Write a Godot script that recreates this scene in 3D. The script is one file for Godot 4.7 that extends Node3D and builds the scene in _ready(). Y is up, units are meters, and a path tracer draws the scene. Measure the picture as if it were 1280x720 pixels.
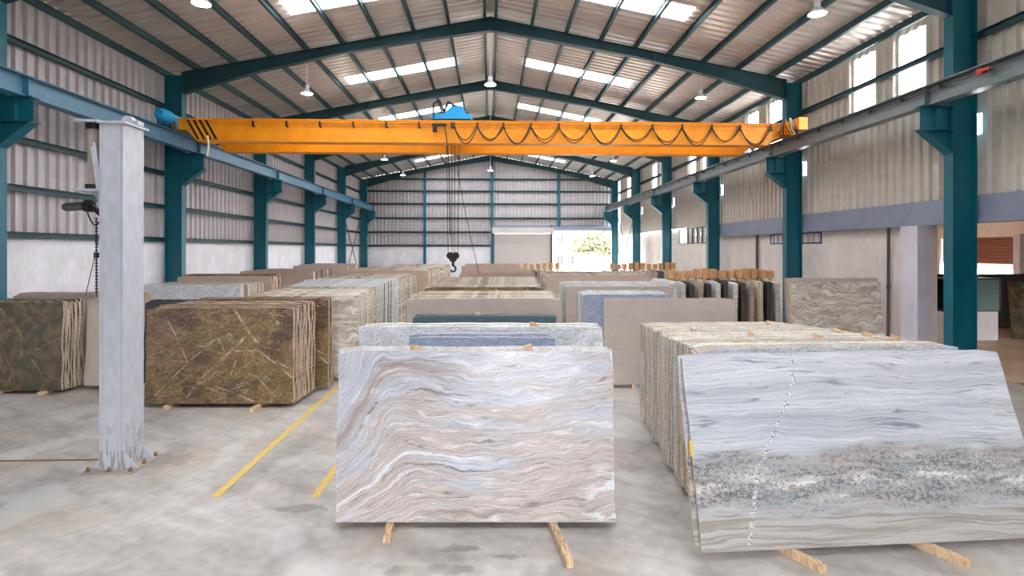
extends Node3D

const BAY := 7.5
const D0 := 13.05
var rng := RandomNumberGenerator.new()
var used := {}
var M := {}


# ---------------------------------------------------------------- mesh builder
class MB:
	var v := PackedVector3Array()
	var n := PackedVector3Array()
	var t := PackedVector2Array()

	func tri(a: Vector3, b: Vector3, c: Vector3, ua := Vector2.ZERO, ub := Vector2.ZERO, uc := Vector2.ZERO) -> void:
		var nn := (c - a).cross(b - a).normalized()
		v.append_array([a, b, c])
		n.append_array([nn, nn, nn])
		t.append_array([ua, ub, uc])

	func quad(a: Vector3, b: Vector3, c: Vector3, d: Vector3, r := Rect2(0, 0, 1, 1)) -> void:
		var p := r.position
		var e := r.end
		tri(a, b, c, p, Vector2(e.x, p.y), e)
		tri(a, c, d, p, e, Vector2(p.x, e.y))

	# a box; bev chamfers its vertical, horizontal and depth edges alike when asked
	func box(c: Vector3, s: Vector3, b := Basis.IDENTITY) -> void:
		var x := b.x * s.x * 0.5
		var y := b.y * s.y * 0.5
		var z := b.z * s.z * 0.5
		quad(c - x + y + z, c + x + y + z, c + x - y + z, c - x - y + z, Rect2(0, 0, s.x, s.y))
		quad(c + x + y - z, c - x + y - z, c - x - y - z, c + x - y - z, Rect2(0, 0, s.x, s.y))
		quad(c + x + y + z, c + x + y - z, c + x - y - z, c + x - y + z, Rect2(0, 0, s.z, s.y))
		quad(c - x + y - z, c - x + y + z, c - x - y + z, c - x - y - z, Rect2(0, 0, s.z, s.y))
		quad(c - x + y - z, c + x + y - z, c + x + y + z, c - x + y + z, Rect2(0, 0, s.x, s.z))
		quad(c - x - y + z, c + x - y + z, c + x - y - z, c - x - y - z, Rect2(0, 0, s.x, s.z))

	func span(a: Vector3, b: Vector3) -> void:
		box((a + b) * 0.5, (b - a).abs())

	func bar(a: Vector3, b: Vector3, w: float, h: float) -> void:
		var z := (b - a).normalized()
		var up := Vector3.UP if absf(z.y) < 0.95 else Vector3.RIGHT
		var x := up.cross(z).normalized()
		box((a + b) * 0.5, Vector3(w, h, a.distance_to(b)), Basis(x, z.cross(x), z))

	func tube(a: Vector3, b: Vector3, r0: float, r1 := -1.0, seg := 10, caps := true) -> void:
		if r1 < 0.0:
			r1 = r0
		var z := (b - a).normalized()
		var up := Vector3.UP if absf(z.y) < 0.95 else Vector3.RIGHT
		var x := up.cross(z).normalized()
		var y := z.cross(x)
		for i in seg:
			var p := TAU * i / seg
			var q := TAU * (i + 1) / seg
			var e := x * cos(p) + y * sin(p)
			var f := x * cos(q) + y * sin(q)
			v.append_array([a + e * r0, b + e * r1, b + f * r1, a + e * r0, b + f * r1, a + f * r0])
			n.append_array([e, e, f, e, f, f])
			var L := a.distance_to(b)
			var u0 := float(i) / seg
			var u1 := float(i + 1) / seg
			t.append_array([Vector2(u0, 0), Vector2(u0, L), Vector2(u1, L), Vector2(u0, 0), Vector2(u1, L), Vector2(u1, 0)])
			if caps:
				tri(a, a + e * r0, a + f * r0)
				tri(b, b + f * r1, b + e * r1)

	func path(pts: Array, r: float, seg := 6) -> void:
		for i in pts.size() - 1:
			tube(pts[i], pts[i + 1], r, r, seg, i == 0 or i == pts.size() - 2)

	# profile: (radius, height) from bottom to top, round the y axis at c
	func lathe(c: Vector3, prof: Array, seg := 20) -> void:
		for j in prof.size() - 1:
			var p: Vector2 = prof[j]
			var q: Vector2 = prof[j + 1]
			var sl := Vector2(q.y - p.y, p.x - q.x).normalized()
			for i in seg:
				var a0 := TAU * i / seg
				var a1 := TAU * (i + 1) / seg
				var e := Vector3(cos(a0), 0, sin(a0))
				var f := Vector3(cos(a1), 0, sin(a1))
				var ne := e * sl.x + Vector3.UP * sl.y
				var nf := f * sl.x + Vector3.UP * sl.y
				var A := c + e * p.x + Vector3.UP * p.y
				var B := c + e * q.x + Vector3.UP * q.y
				var C := c + f * q.x + Vector3.UP * q.y
				var D := c + f * p.x + Vector3.UP * p.y
				v.append_array([A, C, B, A, D, C])
				n.append_array([ne, nf, ne, ne, nf, nf])
				for k in 6:
					t.append(Vector2.ZERO)

	# a polygon (in x, y) pushed out along z from z0 to z1
	func prism(poly: PackedVector2Array, z0: float, z1: float, xf := Transform3D.IDENTITY) -> void:
		var area := 0.0
		for i in poly.size():
			area += poly[i].cross(poly[(i + 1) % poly.size()])
		if area < 0.0:
			poly.reverse()
		var idx := Geometry2D.triangulate_polygon(poly)
		var zl := minf(z0, z1)
		var zh := maxf(z0, z1)
		for i in range(0, idx.size(), 3):
			var a := poly[idx[i]]
			var b := poly[idx[i + 1]]
			var c := poly[idx[i + 2]]
			if (b - a).cross(c - a) < 0.0:
				var k := b
				b = c
				c = k
			tri(xf * Vector3(a.x, a.y, zh), xf * Vector3(c.x, c.y, zh), xf * Vector3(b.x, b.y, zh), a, c, b)
			tri(xf * Vector3(a.x, a.y, zl), xf * Vector3(b.x, b.y, zl), xf * Vector3(c.x, c.y, zl), a, b, c)
		for i in poly.size():
			var a := poly[i]
			var b := poly[(i + 1) % poly.size()]
			quad(xf * Vector3(a.x, a.y, zh), xf * Vector3(b.x, b.y, zh), xf * Vector3(b.x, b.y, zl), xf * Vector3(a.x, a.y, zl))

	func blob(c: Vector3, r: Vector3, seg := 10) -> void:
		var h := seg / 2
		for j in h:
			var p0 := PI * j / h - PI / 2
			var p1 := PI * (j + 1) / h - PI / 2
			for i in seg:
				var q: Array[Vector3] = []
				for k in [[i, p0], [i, p1], [i + 1, p1], [i + 1, p0]]:
					q.append(Vector3(cos(TAU * k[0] / seg) * cos(k[1]), sin(k[1]), sin(TAU * k[0] / seg) * cos(k[1])))
				for k in [0, 2, 1, 0, 3, 2]:
					v.append(c + q[k] * r)
					n.append((q[k] / r).normalized())
					t.append(Vector2.ZERO)

	func add_to(m: ArrayMesh, mat: Material) -> ArrayMesh:
		var a := []
		a.resize(Mesh.ARRAY_MAX)
		a[Mesh.ARRAY_VERTEX] = v
		a[Mesh.ARRAY_NORMAL] = n
		a[Mesh.ARRAY_TEX_UV] = t
		m.add_surface_from_arrays(Mesh.PRIMITIVE_TRIANGLES, a)
		m.surface_set_material(m.get_surface_count() - 1, mat)
		return m

	func mesh(mat: Material) -> ArrayMesh:
		return add_to(ArrayMesh.new(), mat)


# ---------------------------------------------------------------- scene helpers
func numbered(called: String) -> String:
	var k: int = used.get(called, -1) + 1
	used[called] = k
	return called if k == 0 else "%s_%03d" % [called, k]


func tag(o: Node3D, label: String, category: String, group := "") -> Node3D:
	o.set_meta("label", label)
	o.set_meta("category", category)
	if group:
		o.set_meta("group", group)
	return o


func thing(called: String, label: String, category: String, at := Vector3.ZERO, turn := 0.0, group := "") -> Node3D:
	var o := Node3D.new()
	o.name = numbered(called)
	add_child(o)
	o.position = at
	o.rotation.y = turn
	return tag(o, label, category, group)


func struct(called: String) -> Node3D:
	var o := Node3D.new()
	o.name = called
	add_child(o)
	o.set_meta("kind", "structure")
	return o


func put(called: String, m: Mesh, parent: Node3D = null, at := Vector3.ZERO, b := Basis.IDENTITY) -> MeshInstance3D:
	var o := MeshInstance3D.new()
	o.mesh = m
	if parent:
		o.name = called
		parent.add_child(o, true)
	else:
		o.name = numbered(called)
		add_child(o)
	o.transform = Transform3D(b, at)
	return o


func mat(c: Color, rough := 0.6, metal := 0.0, tex: Texture2D = null, tri_scale := 0.0) -> StandardMaterial3D:
	var m := StandardMaterial3D.new()
	m.albedo_color = c
	m.roughness = rough
	m.metallic = metal
	if tex:
		m.albedo_texture = tex
	if tri_scale > 0.0:
		m.uv1_triplanar = true
		m.uv1_world_triplanar = true
		m.uv1_scale = Vector3.ONE * tri_scale
	return m


func c8(r: int, g: int, b: int) -> Color:
	return Color8(r, g, b)


# ---------------------------------------------------------------- procedural textures
func nz(seed_: int, freq := 1.0, oct := 4, type := FastNoiseLite.TYPE_SIMPLEX_SMOOTH) -> FastNoiseLite:
	var f := FastNoiseLite.new()
	f.seed = seed_
	f.frequency = freq
	f.noise_type = type
	f.fractal_type = FastNoiseLite.FRACTAL_FBM if oct > 1 else FastNoiseLite.FRACTAL_NONE
	f.fractal_octaves = oct
	return f


func paint(w: int, h: int, f: Callable) -> ImageTexture:
	var rows := []
	rows.resize(h)
	var work := func(y: int) -> void:
		var r := PackedByteArray()
		r.resize(w * 3)
		for x in w:
			var c: Color = f.call((x + 0.5) / w, (y + 0.5) / h)
			r[x * 3] = clampi(int(c.r * 255.0), 0, 255)
			r[x * 3 + 1] = clampi(int(c.g * 255.0), 0, 255)
			r[x * 3 + 2] = clampi(int(c.b * 255.0), 0, 255)
		rows[y] = r
	var id := WorkerThreadPool.add_group_task(work, h)
	WorkerThreadPool.wait_for_group_task_completion(id)
	var all := PackedByteArray()
	for r in rows:
		all.append_array(r)
	return ImageTexture.create_from_image(Image.create_from_data(w, h, false, Image.FORMAT_RGB8, all))


# ragged veins drawn along segments into a strength map
func vein_map(w: int, h: int, segs: Array, seed_: int) -> PackedFloat32Array:
	var m := PackedFloat32Array()
	m.resize(w * h)
	var wob := nz(seed_, 0.02, 3)
	for s in segs:
		var a := Vector2(s[0] * w, s[1] * h)
		var b := Vector2(s[2] * w, s[3] * h)
		var wide: float = s[4]
		var steps := int(a.distance_to(b) * 1.2) + 2
		var side := (b - a).orthogonal().normalized()
		for i in steps:
			var f := float(i) / steps
			var p := a.lerp(b, f) + side * wob.get_noise_2d(f * steps, s[0] * 977.0) * 5.0
			var r := wide * 1.5 * (0.45 + 0.9 * absf(wob.get_noise_2d(f * steps * 3.0, s[1] * 631.0 + 50.0)) * 2.0) * (1.0 - 0.5 * absf(f - 0.5))
			var ir := int(ceil(r)) + 1
			for dy in range(-ir, ir + 1):
				for dx in range(-ir, ir + 1):
					var px := int(p.x) + dx
					var py := int(p.y) + dy
					if px < 0 or py < 0 or px >= w or py >= h:
						continue
					var e := clampf(1.2 - Vector2(dx, dy).length() / maxf(r, 0.5), 0.0, 1.0)
					m[py * w + px] = maxf(m[py * w + px], e * (0.6 + 0.4 * sin(f * 9.0 + s[0] * 40.0)))
	return m


func make_textures() -> void:
	var a1 := nz(11, 1.0, 3)
	var a2 := nz(12, 1.0, 4)
	var a3 := nz(13, 1.0, 2)
	var a4 := nz(14, 1.0, 5)
	# light grey slab with pink and blue layers that fold down at its left
	M.tex_fold = paint(1320, 800, func(x: float, y: float) -> Color:
		var k := 0.13 + 0.17 * y
		var u := k - x
		var fold := (u + sqrt(u * u + 0.0015)) * 0.5
		var s := y - fold * (3.3 - 2.2 * y) - 0.035 * sin((x - 0.3) * 6.0)
		s += a1.get_noise_2d(x * 3.0, y * 3.0) * 0.04 + a2.get_noise_2d(x * 9.0, y * 12.0 + 40.0) * 0.015
		var broad := a1.get_noise_2d(s * 6.0, x * 1.2 + 9.0) + a1.get_noise_2d(x * 2.4 + 30.0, y * 2.4) * 0.5
		var p := smoothstep(-0.38, 0.42, broad + (s - 0.42) * 1.3)
		var c := Color8(190, 194, 203).lerp(Color8(191, 181, 177), p)
		var band := exp(-pow((s - 0.11) / 0.055, 2.0)) * (1.0 - smoothstep(0.34, 0.5, x))
		c = c.lerp(Color8(164, 149, 143), band * 0.85)
		var fine := a2.get_noise_2d(s * 60.0, x * 4.0) + 0.7 * a2.get_noise_2d(s * 150.0, x * 14.0 + 7.0)
		c = c * (1.0 + 0.17 * fine)
		var m := a3.get_noise_2d(s * 20.0, x * 1.7 + 3.0)
		var mask := smoothstep(-0.1, 0.35, a2.get_noise_2d(x * 5.0 + 77.0, y * 9.0))
		var dark := pow(maxf(0.0, 1.0 - absf(m) * 9.0), 1.5) * mask
		c = c.lerp(Color8(120, 104, 98), dark * 0.75)
		var m2 := a3.get_noise_2d(s * 13.0 + 60.0, x * 1.3)
		var white := pow(maxf(0.0, 1.0 - absf(m2) * 7.0), 1.3) * smoothstep(-0.15, 0.3, a2.get_noise_2d(x * 4.0, y * 7.0 + 90.0))
		c = c.lerp(Color8(232, 231, 234), white * 0.8)
		var thin := pow(maxf(0.0, 1.0 - absf(a3.get_noise_2d(s * 44.0 + 20.0, x * 2.2)) * 6.0), 2.0)
		c = c.lerp(Color8(150, 132, 124), thin * 0.4 * (0.35 + 0.65 * p))
		var corner := smoothstep(0.04, 0.3, a2.get_noise_2d(x * 7.0 + 140.0, y * 9.0)) * smoothstep(0.84, 0.96, x + 0.08 * a1.get_noise_2d(y * 6.0, 4.0)) * smoothstep(0.62, 0.74, y)
		c = c.lerp(Color8(228, 234, 236), corner * 0.9)
		# the bold white and dark layers of the fold
		var wob := 0.012 * a2.get_noise_2d(x * 9.0 + 5.0, 3.0)
		var left := 1.0 - smoothstep(0.42, 0.62, x)
		c = c.lerp(Color8(238, 237, 240), exp(-pow((s - 0.585 + wob) / 0.011, 2.0)) * left * 0.9)
		c = c.lerp(Color8(236, 236, 240), exp(-pow((s - 0.70 - wob) / 0.006, 2.0)) * (1.0 - smoothstep(0.25, 0.4, x)) * 0.7)
		c = c.lerp(Color8(112, 102, 98), exp(-pow((s - 0.655 + wob * 1.6) / 0.005, 2.0)) * smoothstep(0.2, 0.3, x) * (1.0 - smoothstep(0.5, 0.62, x)) * 0.8)
		c = c.lerp(Color8(118, 106, 102), exp(-pow((s - 0.245 + wob) / 0.006, 2.0)) * smoothstep(0.2, 0.34, x) * (1.0 - smoothstep(0.44, 0.5, x)) * 0.85)
		c = c.lerp(Color8(150, 134, 128), exp(-pow((s - 0.93 + wob * 2.0) / 0.012, 2.0)) * smoothstep(0.28, 0.4, x) * (1.0 - smoothstep(0.6, 0.75, x)) * 0.7)
		c = c * (1.0 + 0.10 * a4.get_noise_2d(x * 130.0, y * 80.0))
		return c)
	# grey-blue banded slab with a coarse speckled layer and one dotted cross vein
	var vein := [Vector2(0.335, 0.02), Vector2(0.325, 0.14), Vector2(0.29, 0.29), Vector2(0.245, 0.42), Vector2(0.205, 0.54), Vector2(0.175, 0.66), Vector2(0.155, 0.82), Vector2(0.13, 0.99)]
	M.tex_band = paint(1400, 740, func(x: float, y: float) -> Color:
		var s := y + 0.03 * a1.get_noise_2d(x * 2.2, y * 3.0) + 0.010 * a2.get_noise_2d(x * 9.0, y * 14.0) + 0.018 * sin(x * 3.4 + 0.7)
		var broad := a1.get_noise_2d(s * 9.0, x * 0.8 + 5.0)
		var streak := a2.get_noise_2d(s * 46.0, x * 2.4) + 0.6 * a2.get_noise_2d(s * 130.0, x * 7.0 + 30.0)
		var c := Color8(212, 213, 218).lerp(Color8(174, 179, 185), smoothstep(-0.5, 0.6, broad * 0.7 + streak * 0.8 + (y - 0.3) * 0.5))
		c = c * (1.0 + 0.13 * streak + 0.10 * a2.get_noise_2d(s * 90.0 + 11.0, x * 3.0))
		var line := pow(maxf(0.0, 1.0 - absf(a3.get_noise_2d(s * 24.0 + 3.0, x * 1.5)) * 8.0), 1.6) * smoothstep(0.0, 0.3, a2.get_noise_2d(x * 4.0 + 40.0, y * 12.0))
		c = c.lerp(Color8(112, 118, 126), line * 0.75)
		var hair := pow(maxf(0.0, 1.0 - absf(a3.get_noise_2d(s * 52.0 + 33.0, x * 1.2)) * 7.0), 2.0)
		c = c.lerp(Color8(142, 150, 160), hair * 0.5)
		# the speckled layer
		var g := smoothstep(0.50, 0.56, y + 0.05 * a1.get_noise_2d(x * 4.0 + 12.0, 1.0)) * (1.0 - smoothstep(0.79, 0.85, y + 0.06 * a1.get_noise_2d(x * 4.0 + 70.0, 4.0)))
		var sp := a4.get_noise_2d(x * 190.0, y * 104.0) + 0.6 * a2.get_noise_2d(x * 50.0, y * 34.0)
		var lump := a2.get_noise_2d(x * 5.0 + 3.0, y * 10.0 + 8.0)
		var q := Color8(158, 160, 160).lerp(Color8(154, 146, 142), smoothstep(-0.2, 0.4, a1.get_noise_2d(x * 3.0 + 90.0, s * 8.0)))
		q = q.lerp(Color8(84, 88, 92), smoothstep(0.0, 0.5, sp - lump * 0.5))
		q = q.lerp(Color8(206, 203, 198), smoothstep(0.18, 0.55, -sp) * 0.7)
		q = q.lerp(Color8(232, 229, 222), smoothstep(0.10, 0.45, -sp * 0.8 + lump * 0.9 - 9.0 * pow(y - 0.665 - 0.03 * sin(x * 7.0), 2.0) * 6.0))
		q = q.lerp(Color8(136, 142, 154), smoothstep(0.2, 0.5, a1.get_noise_2d(x * 5.0 + 200.0, y * 10.0)) * 0.45)
		var flow := pow(maxf(0.0, 1.0 - absf(a3.get_noise_2d(s * 16.0 + 70.0, x * 1.6)) * 4.0), 1.2)
		q = q.lerp(Color8(182, 174, 170), flow * 0.6)
		c = c.lerp(q, g * 0.92)
		var low := smoothstep(0.81, 0.86, y + 0.05 * a1.get_noise_2d(x * 4.0 + 70.0, 4.0))
		var lc := Color8(176, 173, 170).lerp(Color8(148, 142, 134), smoothstep(-0.25, 0.35, a2.get_noise_2d(s * 40.0, x * 2.0 + 12.0)))
		c = c.lerp(lc, low)
		var dd := 9.0
		for i in vein.size() - 1:
			var pa: Vector2 = vein[i]
			var pb: Vector2 = vein[i + 1]
			if y >= pa.y - 0.02 and y <= pb.y + 0.02:
				dd = minf(dd, absf(x - lerpf(pa.x, pb.x, clampf((y - pa.y) / (pb.y - pa.y), 0.0, 1.0)) + 0.006 * a2.get_noise_2d(3.0, y * 30.0)))
		if dd < 0.008:
			var e := 1.0 - smoothstep(0.003, 0.008, dd)
			var k := a2.get_noise_2d(x * 90.0 + 5.0, y * 60.0)
			e *= smoothstep(-0.35, 0.1, a2.get_noise_2d(x * 20.0, y * 26.0 + 9.0))
			c = c.lerp(Color8(224, 224, 226) if k < 0.08 else Color8(124, 124, 128), e * 0.75)
		return c * (1.0 + 0.08 * sp * (0.3 + g)))
	# brown slab shot through with pale cracks
	var bs := [[0.14, 0.10, 0.29, 0.57, 3.0], [0.29, 0.57, 0.07, 0.92, 3.0], [0.29, 0.57, 0.46, 0.34, 2.6], [0.46, 0.34, 0.57, 0.28, 3.0], [0.59, 0.0, 0.70, 0.27, 5.0], [0.70, 0.27, 0.77, 0.39, 4.0], [0.70, 0.27, 0.61, 0.40, 4.0], [0.61, 0.40, 0.38, 0.73, 2.4], [0.77, 0.45, 0.99, 0.73, 4.0], [0.77, 0.45, 0.61, 0.45, 3.0], [0.49, 0.33, 0.54, 0.47, 3.0], [0.83, 0.06, 0.95, 0.10, 3.0], [0.85, 0.10, 0.92, 0.19, 3.5], [0.61, 0.55, 0.58, 0.70, 3.0], [0.48, 0.82, 0.75, 0.98, 3.0], [0.52, 0.90, 0.70, 0.78, 2.4], [0.01, 0.51, 0.29, 0.57, 1.6], [0.88, 0.57, 0.99, 0.64, 3.0], [0.28, 0.94, 0.34, 0.83, 3.0], [0.74, 0.70, 0.88, 0.93, 2.6], [0.5, 0.18, 0.6, 0.32, 2.0], [0.36, 0.78, 0.52, 0.90, 2.0]]
	rng.seed = 5
	for i in 46:
		var p := Vector2(rng.randf(), rng.randf())
		var q := p + Vector2.from_angle(rng.randf_range(-1.1, 1.1) + (PI if i % 2 else 0.0)) * rng.randf_range(0.05, 0.2)
		bs.append([p.x, p.y, q.x, q.y, rng.randf_range(0.8, 1.6)])
	var vm := vein_map(880, 580, bs, 21)
	M.tex_brown = paint(880, 580, func(x: float, y: float) -> Color:
		var f := a4.get_noise_2d(x * 7.0, y * 5.0)
		var c := Color8(110, 91, 66).lerp(Color8(134, 111, 80), smoothstep(-0.4, 0.4, f))
		c = c.lerp(Color8(116, 104, 62), smoothstep(0.05, 0.4, a2.get_noise_2d(x * 2.4 + 20.0, y * 2.4)) * 0.6)
		c = c.lerp(Color8(84, 66, 56), smoothstep(0.1, 0.45, a2.get_noise_2d(x * 2.6 + 60.0, y * 2.6 + 8.0)) * 0.75)
		c = c.lerp(Color8(140, 104, 84), smoothstep(0.2, 0.5, a2.get_noise_2d(x * 3.0 + 160.0, y * 3.0)) * 0.45)
		var cut := pow(maxf(0.0, 1.0 - absf(a3.get_noise_2d((x + y) * 9.0, (x - y) * 3.0)) * 9.0), 1.5)
		c = c.lerp(Color8(176, 154, 120), cut * 0.45)
		c = c * (1.0 + 0.30 * a4.get_noise_2d(x * 40.0, y * 28.0))
		var v := vm[mini(int(y * 580), 579) * 880 + mini(int(x * 880), 879)]
		return c.lerp(Color8(222, 198, 160), v * 0.9))
	var ws := [[0.15, 0.0, 0.48, 0.36, 4.0], [0.0, 0.08, 0.38, 0.78, 3.0], [0.48, 0.36, 0.5, 0.62, 5.0], [0.64, 0.56, 0.98, 0.40, 3.5], [0.64, 0.54, 0.9, 0.44, 1.5], [0.5, 0.55, 0.3, 0.98, 3.0], [0.58, 0.6, 0.84, 0.94, 4.0], [0.1, 0.3, 0.45, 0.62, 2.0], [0.0, 0.6, 0.3, 0.95, 2.0], [0.2, 0.1, 0.6, 0.5, 1.5]]
	var wm := vein_map(640, 440, ws, 31)
	M.tex_dark = paint(640, 440, func(x: float, y: float) -> Color:
		var f := a4.get_noise_2d(x * 6.0 + 300.0, y * 6.0)
		var c := Color8(76, 68, 50).lerp(Color8(104, 92, 66), smoothstep(-0.4, 0.45, f))
		c = c.lerp(Color8(56, 66, 54), smoothstep(0.1, 0.5, a2.get_noise_2d(x * 2.0 + 210.0, y * 2.0)) * 0.5)
		c = c * (1.0 + 0.3 * a4.get_noise_2d(x * 40.0, y * 30.0 + 60.0))
		var v := wm[mini(int(y * 440), 439) * 640 + mini(int(x * 640), 639)]
		return c.lerp(Color8(158, 138, 94), v * 0.7))
	# cream marble in wavy layers
	M.tex_wave = paint(760, 480, func(x: float, y: float) -> Color:
		var s := y + 0.09 * a1.get_noise_2d(x * 2.5 + 4.0, y * 2.5) + 0.04 * a2.get_noise_2d(x * 6.0, y * 7.0)
		var b := a2.get_noise_2d(s * 16.0, x * 2.0) + 0.5 * a2.get_noise_2d(s * 60.0, x * 6.0)
		var c := Color8(216, 207, 194).lerp(Color8(176, 162, 146), smoothstep(-0.2, 0.5, b))
		c = c.lerp(Color8(236, 232, 226), smoothstep(0.15, 0.5, a2.get_noise_2d(s * 12.0 + 30.0, x * 1.6)))
		var d := pow(maxf(0.0, 1.0 - absf(a3.get_noise_2d(s * 18.0 + 9.0, x * 1.8)) * 8.0), 1.5) * smoothstep(-0.1, 0.3, a1.get_noise_2d(x * 6.0, y * 9.0))
		c = c.lerp(Color8(118, 104, 90), d * 0.7)
		return c.lerp(Color8(170, 142, 118), smoothstep(0.2, 0.5, a1.get_noise_2d(x * 3.0 + 55.0, y * 4.0)) * 0.35))
	M.tex_plain = paint(512, 340, func(x: float, y: float) -> Color:
		return Color8(188, 173, 164) * (1.0 + 0.06 * a4.get_noise_2d(x * 60.0, y * 40.0) + 0.05 * a1.get_noise_2d(x * 3.0, y * 3.0)))
	M.tex_pale = paint(640, 360, func(x: float, y: float) -> Color:
		var f := a4.get_noise_2d(x * 60.0, y * 36.0 + 6.0)
		var c := Color8(222, 223, 227) * (1.0 + 0.12 * f)
		c = c * (1.0 + 0.16 * a2.get_noise_2d(x * 5.0, y * 26.0 + 4.0 * a1.get_noise_2d(x * 3.0, y * 3.0)))
		return c.lerp(Color8(150, 154, 160), smoothstep(0.2, 0.5, a2.get_noise_2d(x * 60.0, y * 40.0)) * 0.5))
	# sawn edges: streaks along and across
	M.tex_edge = paint(512, 128, func(x: float, y: float) -> Color:
		var f := 0.84 + 0.22 * a4.get_noise_2d(x * 36.0, y * 2.0) + 0.16 * a2.get_noise_2d(x * 9.0, y * 3.0 + 20.0)
		f -= 0.18 * smoothstep(0.2, 0.5, a2.get_noise_2d(x * 60.0 + 9.0, y * 2.0))
		return Color(f, f * 0.985, f * 0.96))
	# worn concrete: cloudy stains, scuffs and fine grain
	var fl := nz(41, 1.0, 5)
	M.tex_floor = paint(1700, 1700, func(x: float, y: float) -> Color:
		var wx := x * 25.0
		var wy := y * 25.0
		var cloud := fl.get_noise_2d(wx * 0.35, wy * 0.2) + 0.5 * fl.get_noise_2d(wx * 0.9 + 30.0, wy * 0.5)
		var scuff := fl.get_noise_2d((wx + wy * 0.5) * 0.5 + 80.0, (wy - wx * 0.6) * 2.2)
		var c := Color8(176, 169, 163) * (1.0 + 0.13 * cloud + 0.12 * scuff + 0.09 * a4.get_noise_2d(wx * 5.0, wy * 5.0))
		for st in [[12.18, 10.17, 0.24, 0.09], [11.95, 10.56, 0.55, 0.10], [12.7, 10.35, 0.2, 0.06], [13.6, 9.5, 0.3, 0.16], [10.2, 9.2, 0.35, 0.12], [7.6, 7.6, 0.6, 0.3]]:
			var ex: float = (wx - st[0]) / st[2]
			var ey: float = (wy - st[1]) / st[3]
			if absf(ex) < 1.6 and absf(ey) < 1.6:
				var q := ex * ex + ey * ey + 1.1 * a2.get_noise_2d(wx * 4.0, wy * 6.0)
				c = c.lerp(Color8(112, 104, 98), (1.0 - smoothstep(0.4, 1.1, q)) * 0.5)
		c = c.lerp(Color8(176, 158, 132), smoothstep(0.1, 0.5, a2.get_noise_2d(wx * 0.5 + 11.0, wy * 0.4)) * 0.35)
		c = c.lerp(Color8(128, 120, 114), smoothstep(0.15, 0.55, a2.get_noise_2d(wx * 0.9 + 61.0, wy * 0.7 + 5.0)) * 0.4)
		c = c.lerp(Color8(206, 208, 206), smoothstep(0.15, 0.5, a2.get_noise_2d(wx * 0.6 + 161.0, wy * 0.5)) * 0.5)
		return c)
	M.tex_wood = paint(256, 256, func(x: float, y: float) -> Color:
		var g := a2.get_noise_2d(x * 22.0 + 1.2 * a1.get_noise_2d(x * 2.0, y * 2.0), y * 1.6)
		return Color8(226, 198, 162).lerp(Color8(186, 152, 116), smoothstep(-0.3, 0.4, g)) * (1.0 + 0.15 * a4.get_noise_2d(x * 30.0, y * 6.0)))
	# chipped paint and rust runs near the foot of the post
	M.tex_post = paint(128, 1024, func(x: float, y: float) -> Color:
		var f := 0.96 + 0.06 * a4.get_noise_2d(x * 3.0, y * 14.0)
		var low := smoothstep(0.8, 1.0, y)
		var run := smoothstep(0.15, 0.4, a2.get_noise_2d(x * 7.0, y * 16.0 + 4.0) + low * 0.3 - 0.12) * low
		return Color(f, f, f).lerp(Color8(150, 132, 112), run * 0.5))
	# dust and wear shared by the painted and galvanised metal
	M.tex_dust = paint(512, 512, func(x: float, y: float) -> Color:
		var f := 0.955 + 0.05 * a4.get_noise_2d(x * 4.0, y * 4.0) + 0.04 * a4.get_noise_2d(x * 30.0, y * 9.0)
		return Color(f, f, f))


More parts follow.
